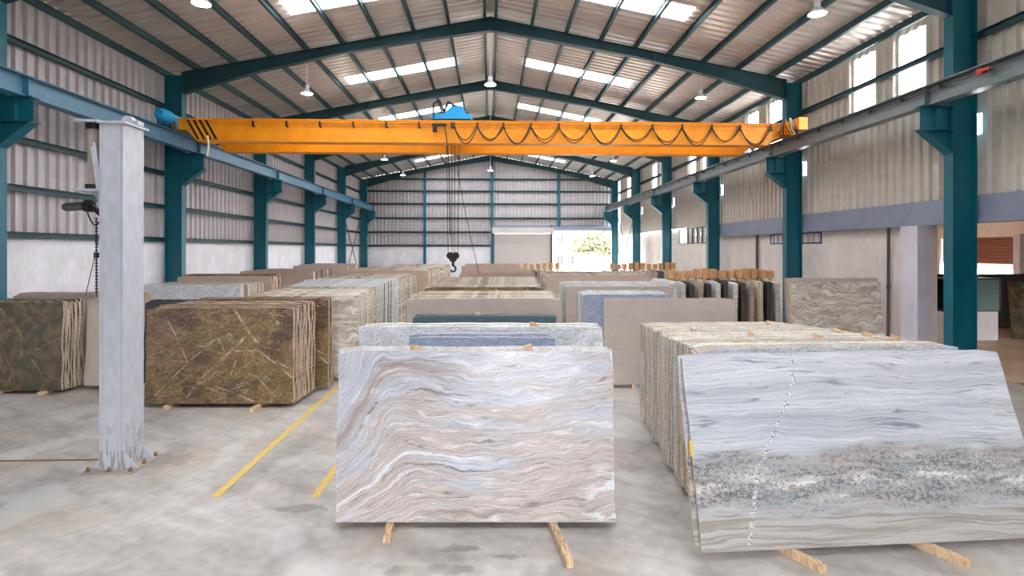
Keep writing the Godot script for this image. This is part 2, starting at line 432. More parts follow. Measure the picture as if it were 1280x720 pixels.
func make_materials() -> void:
	make_textures()
	M.floor = mat(Color.WHITE, 0.42, 0.0, M.tex_floor, 1.0 / 25.0)
	M.floor.uv1_offset = Vector3(0.5, 0.0, -0.36)
	M.roof = mat(c8(204, 198, 192), 0.42, 0.4)
	M.sheet = mat(c8(196, 190, 194), 0.5, 0.25, M.tex_dust, 0.4)
	M.sheet_warm = mat(c8(214, 206, 196), 0.5, 0.15, M.tex_dust, 0.4)
	M.teal = mat(c8(0, 98, 116), 0.42, 0.0, M.tex_dust, 0.5)
	M.teal_dark = mat(c8(22, 70, 80), 0.5, 0.0, M.tex_dust, 0.5)
	M.rail_blue = mat(c8(76, 124, 152), 0.4, 0.1, M.tex_dust, 0.5)
	M.rail_grey = mat(c8(116, 126, 132), 0.4, 0.1, M.tex_dust, 0.5)
	M.steel = mat(c8(90, 90, 92), 0.35, 0.7)
	M.white_wall = mat(c8(238, 236, 242), 0.8, 0.0, M.tex_dust, 0.25)
	M.cream_wall = mat(c8(236, 225, 218), 0.8, 0.0, M.tex_dust, 0.25)
	M.lilac_wall = mat(c8(222, 216, 230), 0.8, 0.0, M.tex_dust, 0.25)
	M.lintel = mat(c8(140, 146, 166), 0.7, 0.0, M.tex_dust, 0.3)
	M.orange = mat(c8(252, 158, 0), 0.5, 0.0, M.tex_dust, 0.5)
	M.black = mat(c8(20, 20, 22), 0.5)
	M.cable = mat(c8(36, 32, 30), 0.6)
	M.crane_blue = mat(c8(20, 156, 216), 0.4, 0.0, M.tex_dust, 0.5)
	M.pillar = mat(c8(196, 199, 208), 0.4, 0.0, M.tex_post)
	M.pillar.uv1_scale = Vector3(1.0 / 0.47, 1.0 / 4.835, 1)
	M.pillar_dirt = mat(c8(164, 152, 140), 0.7, 0.0, M.tex_dust, 1.2)
	M.yellow = mat(c8(222, 190, 98), 0.6, 0.0, M.tex_dust, 1.5)
	M.wood = mat(Color.WHITE, 0.7, 0.0, M.tex_wood, 2.2)
	M.wood_orange = mat(c8(255, 228, 196), 0.75, 0.0, M.tex_wood, 2.0)
	M.lamp_metal = mat(c8(225, 225, 225), 0.35, 0.2)
	M.lamp_glow = mat(Color.WHITE, 0.4)
	M.lamp_glow.emission_enabled = true
	M.lamp_glow.emission = Color(1, 0.98, 0.95)
	M.lamp_glow.emission_energy_multiplier = 1.6
	M.pane = mat(Color(1, 1, 1, 0.12), 0.1)
	M.pane.transparency = BaseMaterial3D.TRANSPARENCY_ALPHA
	M.shutter = mat(c8(196, 190, 186), 0.5, 0.2)
	M.rust = mat(c8(128, 96, 74), 0.8)
	M.red = mat(c8(170, 30, 30), 0.5)
	for k in {"fold": 0.22, "band": 0.25, "brown": 0.2, "dark": 0.18, "wave": 0.3, "plain": 0.45, "pale": 0.3}:
		M[k] = mat(Color.WHITE, {"fold": 0.22, "band": 0.25, "brown": 0.2, "dark": 0.18, "wave": 0.3, "plain": 0.45, "pale": 0.3}[k], 0.0, M["tex_" + k])
	M.charcoal = mat(c8(52, 56, 60), 0.25, 0.0, M.tex_dust, 1.0)
	M.slate = mat(c8(74, 98, 110), 0.3, 0.0, M.tex_dust, 1.0)
	M.tan = mat(c8(252, 243, 232), 0.4, 0.0, M.tex_plain)
	M.blue_stone = mat(c8(178, 190, 210), 0.3, 0.0, M.tex_pale)
	M.edge_cream = mat(c8(244, 226, 198), 0.85, 0.0, M.tex_edge)
	M.edge_white = mat(c8(250, 244, 234), 0.85, 0.0, M.tex_edge)
	M.edge_brown = mat(c8(204, 178, 158), 0.85, 0.0, M.tex_edge)
	M.edge_grey = mat(c8(206, 190, 170), 0.85, 0.0, M.tex_edge)
	M.edge_pink = mat(c8(226, 204, 190), 0.85, 0.0, M.tex_edge)
	M.edge_dark = mat(c8(96, 88, 84), 0.85, 0.0, M.tex_edge)


# ---------------------------------------------------------------- the building
func roof_y(x: float) -> float:
	return 11.82 - 0.195 * absf(x)


# one ribbed sheet: along u it is w wide with ribs every 0.25 m, along v it goes from v0 to v1 (v1b at the far side when the top is cut aslant)
func ribbed(w: float, v0: float, v1: float, v1b: float, rib := 0.08) -> MB:
	var m := MB.new()
	var us := [0.0]
	var hs := [0.0]
	var k := maxi(1, int(round(w / 0.34)))
	var p := w / k
	for i in k:
		us.append_array([i * p + p * 0.30, i * p + p * 0.40, i * p + p * 0.62, i * p + p * 0.72, (i + 1) * p])
		hs.append_array([0.0, rib, rib, 0.0, 0.0])
	for i in us.size() - 1:
		var a := Vector3(us[i], v0, hs[i])
		var b := Vector3(us[i + 1], v0, hs[i + 1])
		var c := Vector3(us[i + 1], lerpf(v1, v1b, us[i + 1] / w), hs[i + 1])
		var d := Vector3(us[i], lerpf(v1, v1b, us[i] / w), hs[i])
		m.quad(d, c, b, a)
		var o := Vector3(0, 0, -0.012)
		m.quad(c + o, d + o, a + o, b + o)
	return m


func build_ceiling() -> void:
	var root := struct("ceiling")
	var w := BAY / 7.0
	var slope := atan(0.195)
	var full := 12.0 / cos(slope)
	var k1 := 1.5 / cos(slope)
	var k2 := 6.35 / cos(slope)
	var whole := ribbed(w, 0.0, full, full).mesh(M.roof)
	var top := ribbed(w, 0.0, k1, k1).mesh(M.roof)
	var low := ribbed(w, k2, full, full).mesh(M.roof)
	var pm := MB.new()
	pm.span(Vector3(0.0, k1, 0.0), Vector3(w, k2, 0.006))
	var pane := pm.mesh(M.pane)
	var start := D0 + 0.786 - 3.0 * BAY
	for side in [-1.0, 1.0]:
		# u runs along the building, v down the slope, ribs on top
		var vx := Vector3(side * cos(slope), -sin(slope), 0)
		for i in 56:
			var d: float = start + i * w
			var ux := Vector3(0, 0, 1)
			var nn := ux.cross(vx)
			var at := Vector3(0, 11.82, -d - w)
			if nn.y < 0.0:
				ux = Vector3(0, 0, -1)
				nn = ux.cross(vx)
				at.z = -d
			var b := Basis(ux, vx, nn)
			if posmod(i, 7) == 3:
				put("roof_sheet", top, root, at, b)
				put("skylight_panel", pane, root, at, b)
				put("roof_sheet", low, root, at, b)
			else:
				put("roof_sheet", whole, root, at, b)
	# ridge cap under the joint and Z purlins
	var rc := MB.new()
	rc.span(Vector3(-0.13, 11.70, -start - 56 * w), Vector3(0.13, 11.715, -start))
	put("ridge_cap", rc.mesh(M.roof), root)
	for side in [-1.0, 1.0]:
		var xs := [0.2]
		for k in 8:
			xs.append(1.52 + 1.29 * k)
		xs.append(11.66)
		for x in xs:
			var y := roof_y(x) - 0.005
			var m := MB.new()
			var s: float = side
			var z0 := -start - 56 * w
			m.span(Vector3(s * x - 0.006, y - 0.2, z0), Vector3(s * x + 0.006, y, -start))
			m.span(Vector3(s * x - 0.05, y - 0.207, z0), Vector3(s * x + 0.05, y - 0.2, -start))
			m.span(Vector3(s * x - 0.035, y - 0.008, z0), Vector3(s * x + 0.035, y, -start))
			m.span(Vector3(s * (x - 0.035) - 0.004, y - 0.2, z0), Vector3(s * (x - 0.035) + 0.004, y - 0.175, -start))
			put("purlin", m.mesh(M.teal_dark), root)


func girt(root: Node3D, a: Vector3, b: Vector3, out: Vector3) -> void:
	var m := MB.new()
	var len := (b - a)
	var c := (a + b) * 0.5
	var along := len.abs()
	m.box(c, along + Vector3(0.0, 0.16, 0.0) + out.abs() * 0.012)
	m.box(c + Vector3(0, 0.075, 0) + out * 0.05, along + Vector3(0, 0.012, 0) + out.abs() * 0.1)
	m.box(c - Vector3(0, 0.075, 0) + out * 0.05, along + Vector3(0, 0.012, 0) + out.abs() * 0.1)
	put("girt", m.mesh(M.teal_dark), root)


func build_walls() -> void:
	# floor: one cast slab, and the paving outside
	var fl := struct("floor")
	var m := MB.new()
	m.span(Vector3(-12.2, -0.25, -51.6), Vector3(12.2, 0, 9.0))
	put("concrete_slab", m.mesh(M.floor), fl)
	var lines := [[-3.5, -3.4, 7.15, 30.0], [-2.25, -2.15, 7.1, 30.0]]
	for l in lines:
		m = MB.new()
		m.span(Vector3(l[0], 0.0, -l[3]), Vector3(l[1], 0.003, -l[2]))
		put("yellow_line", m.mesh(M.yellow), fl)
	m = MB.new()
	m.span(Vector3(-11.0, 0.0, -8.5), Vector3(-5.75, 0.012, -8.46))
	put("floor_strip", m.mesh(M.rust), fl)

	# left wall: white masonry up to 3.4 m, ribbed sheets above
	var left := struct("wall_left")
	m = MB.new()
	m.span(Vector3(-12.1, 0, -51.6), Vector3(-11.72, 3.4, 9.0))
	put("masonry", m.mesh(M.white_wall), left)
	var w := BAY / 7.0
	var sh := ribbed(w, 3.4, 9.44, 9.44).mesh(M.sheet)
	var bl := Basis(Vector3(0, 0, -1), Vector3.UP, Vector3(1, 0, 0))
	for i in 56:
		put("wall_sheet", sh, left, Vector3(-11.84, 0, 8.66 - i * w), bl)
	for y in [3.46, 4.62, 5.82, 7.02, 8.22]:
		girt(left, Vector3(-11.70, y, -51.0), Vector3(-11.70, y, 8.6), Vector3(1, 0, 0))

	# right wall
	var right := struct("wall_right")
	var br := Basis(Vector3(0, 0, 1), Vector3.UP, Vector3(-1, 0, 0))
	var cuts := [0.0, 0.75, 1.75, 2.75, 3.75, 4.75, 5.75, 6.75, 7.5]
	for bay in range(-3, 5):
		var d: float = D0 + bay * BAY
		for i in 8:
			var a: float = d + cuts[i]
			var ww: float = cuts[i + 1] - cuts[i]
			var at := Vector3(11.84, 0, -(a + ww))
			if i == 2 or i == 4:
				put("wall_sheet", ribbed(ww, 4.4, 7.0, 7.0).mesh(M.sheet_warm), right, at, br)
				put("wall_sheet", ribbed(ww, 9.22, 9.44, 9.44).mesh(M.sheet_warm), right, at, br)
				m = MB.new()
				m.span(Vector3(0, 7.0, 0.0), Vector3(ww, 9.22, 0.006))
				put("window_pane", m.mesh(M.pane), right, at, br)
			elif i == 0:
				# a slot stands open between the sheets just behind each column
				put("wall_sheet", ribbed(ww, 4.4, 5.9, 5.9).mesh(M.sheet_warm), right, at, br)
				put("wall_sheet", ribbed(ww, 6.4, 9.44, 9.44).mesh(M.sheet_warm), right, at, br)
				put("wall_sheet", ribbed(ww - 0.25, 5.9, 6.4, 6.4).mesh(M.sheet_warm), right, at, br)
			else:
				put("wall_sheet", ribbed(ww, 4.4, 9.44, 9.44).mesh(M.sheet_warm), right, at, br)
	for y in [7.02, 8.22]:
		girt(right, Vector3(11.70, y, -51.0), Vector3(11.70, y, 8.6), Vector3(-1, 0, 0))
	# painted lintel band and the wall under it, with openings
	m = MB.new()
	m.span(Vector3(11.66, 3.75, -28.4), Vector3(12.1, 4.4, 9.0))
	put("lintel", m.mesh(M.lintel), right)
	m = MB.new()
	for r in [[14.72, 19.7, 0.0, 3.75], [19.7, 23.4, 0.0, 3.32], [23.4, 28.4, 0.0, 3.75], [28.4, 28.9, 0.0, 4.4], [28.9, 34.9, 0.0, 3.45], [34.9, 51.6, 0.0, 4.4], [-9.0, 7.5, 0.0, 3.75]]:
		m.span(Vector3(11.92, r[2], -r[1]), Vector3(12.1, r[3], -r[0]))
	put("masonry", m.mesh(M.cream_wall), right)
	m = MB.new()
	m.span(Vector3(11.55, 0, -15.35), Vector3(11.92, 3.75, -14.72))
	put("pier", m.mesh(M.lilac_wall), right)
	m = MB.new()
	m.tube(Vector3(11.82, 0, -16.2), Vector3(11.82, 3.75, -16.2), 0.045)
	m.tube(Vector3(11.82, 1.95, -16.2), Vector3(11.82, 2.05, -16.2), 0.06)
	put("downpipe", m.mesh(M.steel), right)
	m = MB.new()
	m.tube(Vector3(11.82, 0, -24.4), Vector3(11.82, 3.75, -24.4), 0.06)
	put("downpipe", m.mesh(M.steel), right)
	# barred ventilator and a tall barred window further back
	var bars := func(called: String, d0: float, d1: float, y0: float, y1: float, step: float, bar_mat: Material) -> void:
		var wn := struct(called)
		var g := MB.new()
		g.span(Vector3(11.98, y0, -d1), Vector3(11.99, y1, -d0))
		put("pane", g.mesh(M.pane), wn)
		var f := MB.new()
		for e in [[d0, d1, y0, y0 + 0.05], [d0, d1, y1 - 0.05, y1], [d0, d0 + 0.06, y0, y1], [d1 - 0.06, d1, y0, y1]]:
			f.span(Vector3(11.9, e[2], -e[1]), Vector3(11.97, e[3], -e[0]))
		put("frame", f.mesh(M.teal_dark), wn)
		var bm := MB.new()
		bm.span(Vector3(11.92, y0 + 0.05, -0.08), Vector3(11.96, y1 - 0.05, 0.08))
		var bar_mesh := bm.mesh(bar_mat)
		var d := d0 + step
		while d < d1 - 0.1:
			put("bar", bar_mesh, wn, Vector3(0, 0, -d))
			d += step
	bars.call("window_1", 19.7, 23.4, 3.32, 3.75, 0.36, M.white_wall)
	bars.call("window_2", 28.9, 34.9, 3.45, 4.4, 0.75, M.teal_dark)

	# gable wall at the far end
	var back := struct("wall_back")
	m = MB.new()
	m.span(Vector3(-12.1, 0, -51.5), Vector3(0.3, 3.4, -51.2))
	m.span(Vector3(-0.02, 3.4, -51.5), Vector3(0.34, 5.3, -51.25))
	put("masonry", m.mesh(M.white_wall), back)
	for i in 24:
		var x := -12.0 + i
		var y0 := 3.4 if x < 0.0 else 5.25
		put("wall_sheet", ribbed(1.0, y0, roof_y(x) - 0.02, roof_y(x + 1.0) - 0.02).mesh(M.sheet), back, Vector3(x, 0, -51.3))
	for y in [3.46, 4.68, 5.95, 7.25, 8.4, 9.5]:
		var xe := 11.6 if y < 9.3 else 10.4
		if y < 5.2:
			girt(back, Vector3(-11.6, y, -51.18), Vector3(0.1, y, -51.18), Vector3(0, 0, 1))
		else:
			girt(back, Vector3(-xe, y, -51.18), Vector3(xe, y, -51.18), Vector3(0, 0, 1))
	for c in [[-5.95, 0.0, 10.4], [0.15, 0.0, 11.4], [6.25, 5.2, 10.4]]:
		m = MB.new()
		m.span(Vector3(c[0] - 0.12, c[1], -51.0), Vector3(c[0] + 0.12, c[2], -50.985))
		m.span(Vector3(c[0] - 0.12, c[1], -51.16), Vector3(c[0] + 0.12, c[2], -51.145))
		m.span(Vector3(c[0] - 0.008, c[1], -51.145), Vector3(c[0] + 0.008, c[2], -51.0))
		put("wind_post", m.mesh(M.teal), back)
	m = MB.new()
	m.span(Vector3(0.3, 5.1, -51.3), Vector3(12.1, 5.3, -51.1))
	put("lintel", m.mesh(M.lintel), back)
	# left doorway: a roller shutter let down; right doorway: rolled up
	var d1 := struct("door_1")
	var sl := MB.new()
	sl.prism(PackedVector2Array([Vector2(0, 0), Vector2(0.03, 0.02), Vector2(0.03, 0.09), Vector2(0, 0.122)]), -5.2, 0.0, Transform3D(Basis(Vector3(0, 0, 1), Vector3.UP, Vector3(-1, 0, 0)), Vector3.ZERO))
	var slat := sl.mesh(M.shutter)
	for k in 38:
		put("slat", slat, d1, Vector3(0.35, 0.12 * k, -51.2))
	m = MB.new()
	m.span(Vector3(0.15, 4.6, -51.1), Vector3(5.75, 5.1, -50.7))
	put("shutter_box", m.mesh(M.shutter), d1)
	m = MB.new()
	m.span(Vector3(0.2, 0, -51.2), Vector3(0.35, 5.1, -51.05))
	m.span(Vector3(5.5, 0, -51.2), Vector3(5.68, 5.3, -51.0))
	put("guide_rail", m.mesh(M.steel), d1)
	var d2 := struct("door_2")
	m = MB.new()
	m.tube(Vector3(5.8, 5.0, -51.0), Vector3(11.5, 5.0, -51.0), 0.2, 0.2, 14)
	put("shutter_roll", m.mesh(M.lintel), d2)
	m = MB.new()
	m.span(Vector3(11.4, 0, -51.2), Vector3(11.6, 5.0, -51.05))
	put("guide_rail", m.mesh(M.steel), d2)

	# front end behind the camera: a wide gateway to the yard
	var front := struct("wall_front")
	m = MB.new()
	m.span(Vector3(-12.1, 0, 8.7), Vector3(-1.8, 2.6, 9.0))
	m.span(Vector3(1.8, 0, 8.7), Vector3(12.1, 2.6, 9.0))
	m.span(Vector3(-12.1, 2.6, 8.7), Vector3(12.1, 11.9, 9.0))
	put("masonry", m.mesh(M.white_wall), front)


func build_annex() -> void:
	# the neighbouring hall seen through the opening in the right wall
	var w := struct("wall_annex")
	var m := MB.new()
	m.span(Vector3(12.1, 4.5, -34.0), Vector3(23.0, 4.7, 4.0))
	put("soffit", m.mesh(M.cream_wall), w)
	m = MB.new()
	m.span(Vector3(22.0, 0, -22.45), Vector3(22.3, 4.5, -14.0))
	m.span(Vector3(22.0, 2.1, -14.0), Vector3(22.3, 4.5, -12.0))
	m.span(Vector3(22.0, 0, -12.0), Vector3(22.3, 4.5, 4.0))
	m.span(Vector3(22.0, 0, -34.0), Vector3(22.3, 4.5, -26.6))
	m.span(Vector3(22.0, 3.65, -26.6), Vector3(22.3, 4.5, -22.45))
	m.span(Vector3(21.9, 4.1, -34.0), Vector3(22.0, 4.5, 4.0))
	m.span(Vector3(12.1, 0, -34.2), Vector3(22.3, 4.5, -34.0))
	m.span(Vector3(12.1, 0, 4.0), Vector3(22.3, 4.5, 4.2))
	put("masonry", m.mesh(M.cream_wall), w)
	m = MB.new()
	m.span(Vector3(21.75, 0, -22.5), Vector3(22.0, 3.75, -22.2))
	put("pier", m.mesh(M.lilac_wall), w)
	var sd := struct("door_3")
	var sl := MB.new()
	sl.prism(PackedVector2Array([Vector2(0, 0), Vector2(0.03, 0.02), Vector2(0.03, 0.11), Vector2(0, 0.138)]), 0.0, 4.1, Transform3D(Basis(Vector3(-1, 0, 0), Vector3.UP, Vector3(0, 0, -1)), Vector3.ZERO))
	var slat := sl.mesh(mat(c8(150, 100, 80), 0.5, 0.1, M.tex_dust, 0.5))
	for k in 9:
		put("slat", slat, sd, Vector3(22.15, 2.47 + 0.135 * k, -22.47))
	# tiled floor of the annex: tiles laid where the photograph shows them, plain slab under all
	var f := struct("floor_annex")
	m = MB.new()
	m.span(Vector3(12.2, -0.3, -34.0), Vector3(22.3, -0.03, 4.0))
	put("screed", m.mesh(M.rust), f)
	var tm := [mat(c8(216, 190, 164), 0.35, 0.0, M.tex_dust, 0.9), mat(c8(206, 176, 150), 0.35, 0.0, M.tex_dust, 0.9)]
	var t := MB.new()
	t.box(Vector3(0, -0.015, 0), Vector3(0.79, 0.03, 0.79))
	var tiles := [t.mesh(tm[0]), t.mesh(tm[1])]
	for i in 12:
		for j in 15:
			put("tile", tiles[(i * 7 + j * 3 + i * j) % 2], f, Vector3(12.6 + i * 0.8, 0, -13.0 - j * 0.8))


func portal_frame(d: float, label: String) -> void:
	var root := thing("portal_frame", label, "steel frame", Vector3(0, 0, -d), 0, "teal portal frames of the hall")
	for s: float in [-1.0, 1.0]:
		var m := MB.new()
		m.span(Vector3(s * 11.0, 0.03, -0.14), Vector3(s * 11.016, 9.44, 0.14))
		m.span(Vector3(s * 11.58, 0.03, -0.14), Vector3(s * 11.596, 9.35, 0.14))
		m.span(Vector3(s * 11.016, 0.03, -0.006), Vector3(s * 11.58, 9.35, 0.006))
		put("column", m.mesh(M.teal), root)
		m = MB.new()
		m.span(Vector3(s * 10.85, 0, -0.3), Vector3(s * 11.7, 0.03, 0.3))
		put("base_plate", m.mesh(M.teal), root)
		# crane bracket: web, top and bottom flange
		m = MB.new()
		m.prism(PackedVector2Array([Vector2(s * 11.0, 6.52), Vector2(s * 10.3, 6.52), Vector2(s * 10.3, 5.98), Vector2(s * 11.0, 5.42)]), -0.007, 0.007)
		m.span(Vector3(s * 10.25, 6.52, -0.15), Vector3(s * 11.0, 6.54, 0.15))
		m.span(Vector3(s * 10.25, 5.96, -0.15), Vector3(s * 11.0, 5.98, 0.15))
		m.bar(Vector3(s * 10.3, 5.96, 0), Vector3(s * 11.0, 5.40, 0), 0.28, 0.016)
		m.span(Vector3(s * 10.62, 5.98, -0.12), Vector3(s * 10.635, 6.52, 0.12))
		put("bracket", m.mesh(M.teal), root)
		# tapering rafter, deepest at the knee
		var xs := [11.0, 10.4, 8.4, 5.4, 2.5, 0.0]
		var dep := [0.76, 0.68, 0.46, 0.32, 0.38, 0.48]
		m = MB.new()
		for i in 5:
			var x0: float = xs[i]
			var x1: float = xs[i + 1]
			var t0 := 11.60 - 0.195 * x0
			var t1 := 11.60 - 0.195 * x1
			var b0: float = t0 - dep[i]
			var b1: float = t1 - dep[i + 1]
			m.prism(PackedVector2Array([Vector2(s * x0, b0), Vector2(s * x1, b1), Vector2(s * x1, t1), Vector2(s * x0, t0)]), -0.006, 0.006)
			m.prism(PackedVector2Array([Vector2(s * x0, b0 - 0.014), Vector2(s * x1, b1 - 0.014), Vector2(s * x1, b1), Vector2(s * x0, b0)]), -0.12, 0.12)
			m.prism(PackedVector2Array([Vector2(s * x0, t0 - 0.014), Vector2(s * x1, t1 - 0.014), Vector2(s * x1, t1), Vector2(s * x0, t0)]), -0.12, 0.12)
		m.span(Vector3(s * 0.012, 11.11, -0.13), Vector3(s * 0.03, 11.6, 0.13))
		m.span(Vector3(s * 6.0, 10.05, -0.12), Vector3(s * 6.016, 10.42, 0.12))
		put("rafter", m.mesh(M.teal_dark), root)


func rail_beam(s: float) -> void:
	var side := "left" if s < 0.0 else "right"
	var lab := "blue-grey crane runway beam along the %s row of columns" % side
	if s > 0.0:
		lab = "pale grey crane runway beam with conductor hangers along the right columns"
	var root := thing("crane_rail_beam", lab, "beam", Vector3(s * 10.55, 6.54, 0), 0, "crane runway beams")
	var m := MB.new()
	var z0 := -50.7
	var z1 := 8.5
	m.span(Vector3(-0.15, 0, z0), Vector3(0.15, 0.02, z1))
	m.span(Vector3(-0.17, 0.46, z0), Vector3(0.17, 0.48, z1))
	m.span(Vector3(-0.008, 0.02, z0), Vector3(0.008, 0.46, z1))
	put("beam", m.mesh(M.rail_blue if s < 0.0 else M.rail_grey), root)
	m = MB.new()
	m.span(Vector3(-0.03, 0.48, z0), Vector3(0.03, 0.54, z1))
	put("rail", m.mesh(M.steel), root)
	var st := MB.new()
	st.span(Vector3(-0.14, 0.02, -0.005), Vector3(0.14, 0.46, 0.005))
	var plate := st.mesh(M.rail_blue if s < 0.0 else M.rail_grey)
	for k in 6:
		put("stiffener", plate, root, Vector3(0, 0, -(D0 + k * BAY)))
	if s > 0.0:
		m = MB.new()
		m.tube(Vector3(-0.10, 0.34, z0), Vector3(-0.10, 0.34, z1), 0.018, 0.018, 6)
		put("conductor_bar", m.mesh(M.steel), root)
		var hg := MB.new()
		hg.span(Vector3(-0.15, 0.33, -0.03), Vector3(-0.01, 0.38, 0.03))
		hg.span(Vector3(-0.15, 0.28, -0.03), Vector3(-0.12, 0.40, 0.03))
		var hm := hg.mesh(M.black)
		for k in 34:
			put("hanger", hm, root, Vector3(0, 0, -(10.2 + k * 1.2)))
		m = MB.new()
		m.span(Vector3(-0.22, 0.26, -11.55), Vector3(-0.16, 0.40, -11.4))
		m.span(Vector3(-0.24, 0.30, -11.5), Vector3(-0.2, 0.36, -11.2))
		put("red_clamp", m.mesh(M.red), root)


func lamp(x: float, d: float, y: float, label: String) -> void:
	var root := thing("pendant_lamp", label, "lamp", Vector3(x, y, -d), 0, "bell-shaped pendant lamps under the roof")
	var m := MB.new()
	var top := 11.60 - 0.195 * absf(x) - y - 0.3
	m.tube(Vector3(0, 0.3, 0), Vector3(0, top, 0), 0.015)
	put("rod", m.mesh(M.lamp_metal), root)
	m = MB.new()
	m.lathe(Vector3.ZERO, [Vector2(0.0, 0.16), Vector2(0.06, 0.16), Vector2(0.075, 0.18), Vector2(0.075, 0.29), Vector2(0.045, 0.32), Vector2(0.0, 0.32)])
	put("housing", m.mesh(M.lamp_metal), root)
	m = MB.new()
	m.lathe(Vector3.ZERO, [Vector2(0.215, 0.0), Vector2(0.205, 0.03), Vector2(0.15, 0.09), Vector2(0.09, 0.145), Vector2(0.07, 0.16)], 24)
	m.lathe(Vector3.ZERO, [Vector2(0.065, 0.155), Vector2(0.086, 0.14), Vector2(0.145, 0.085), Vector2(0.198, 0.03), Vector2(0.208, 0.0)], 24)
	put("shade", m.mesh(M.lamp_metal), root)
	m = MB.new()
	m.blob(Vector3(0, 0.045, 0), Vector3(0.14, 0.05, 0.14), 14)
	put("bulb", m.mesh(M.lamp_glow), root)
	var l := OmniLight3D.new()
	l.name = "lamp_light"
	l.light_energy = 3.0
	l.light_color = Color(1, 0.97, 0.92)
	l.omni_range = 40.0
	l.omni_attenuation = 2.0
	l.light_size = 0.15
	l.shadow_enabled = true
	l.position = Vector3(0, -0.06, 0)
	root.add_child(l)


# a long sagging line of points between a and b
func sag(a: Vector3, b: Vector3, drop: float, k := 10) -> Array:
	var r := []
	for i in k + 1:
		var f := float(i) / k
		r.append(a.lerp(b, f) - Vector3(0, drop * 4.0 * f * (1.0 - f), 0))
	return r


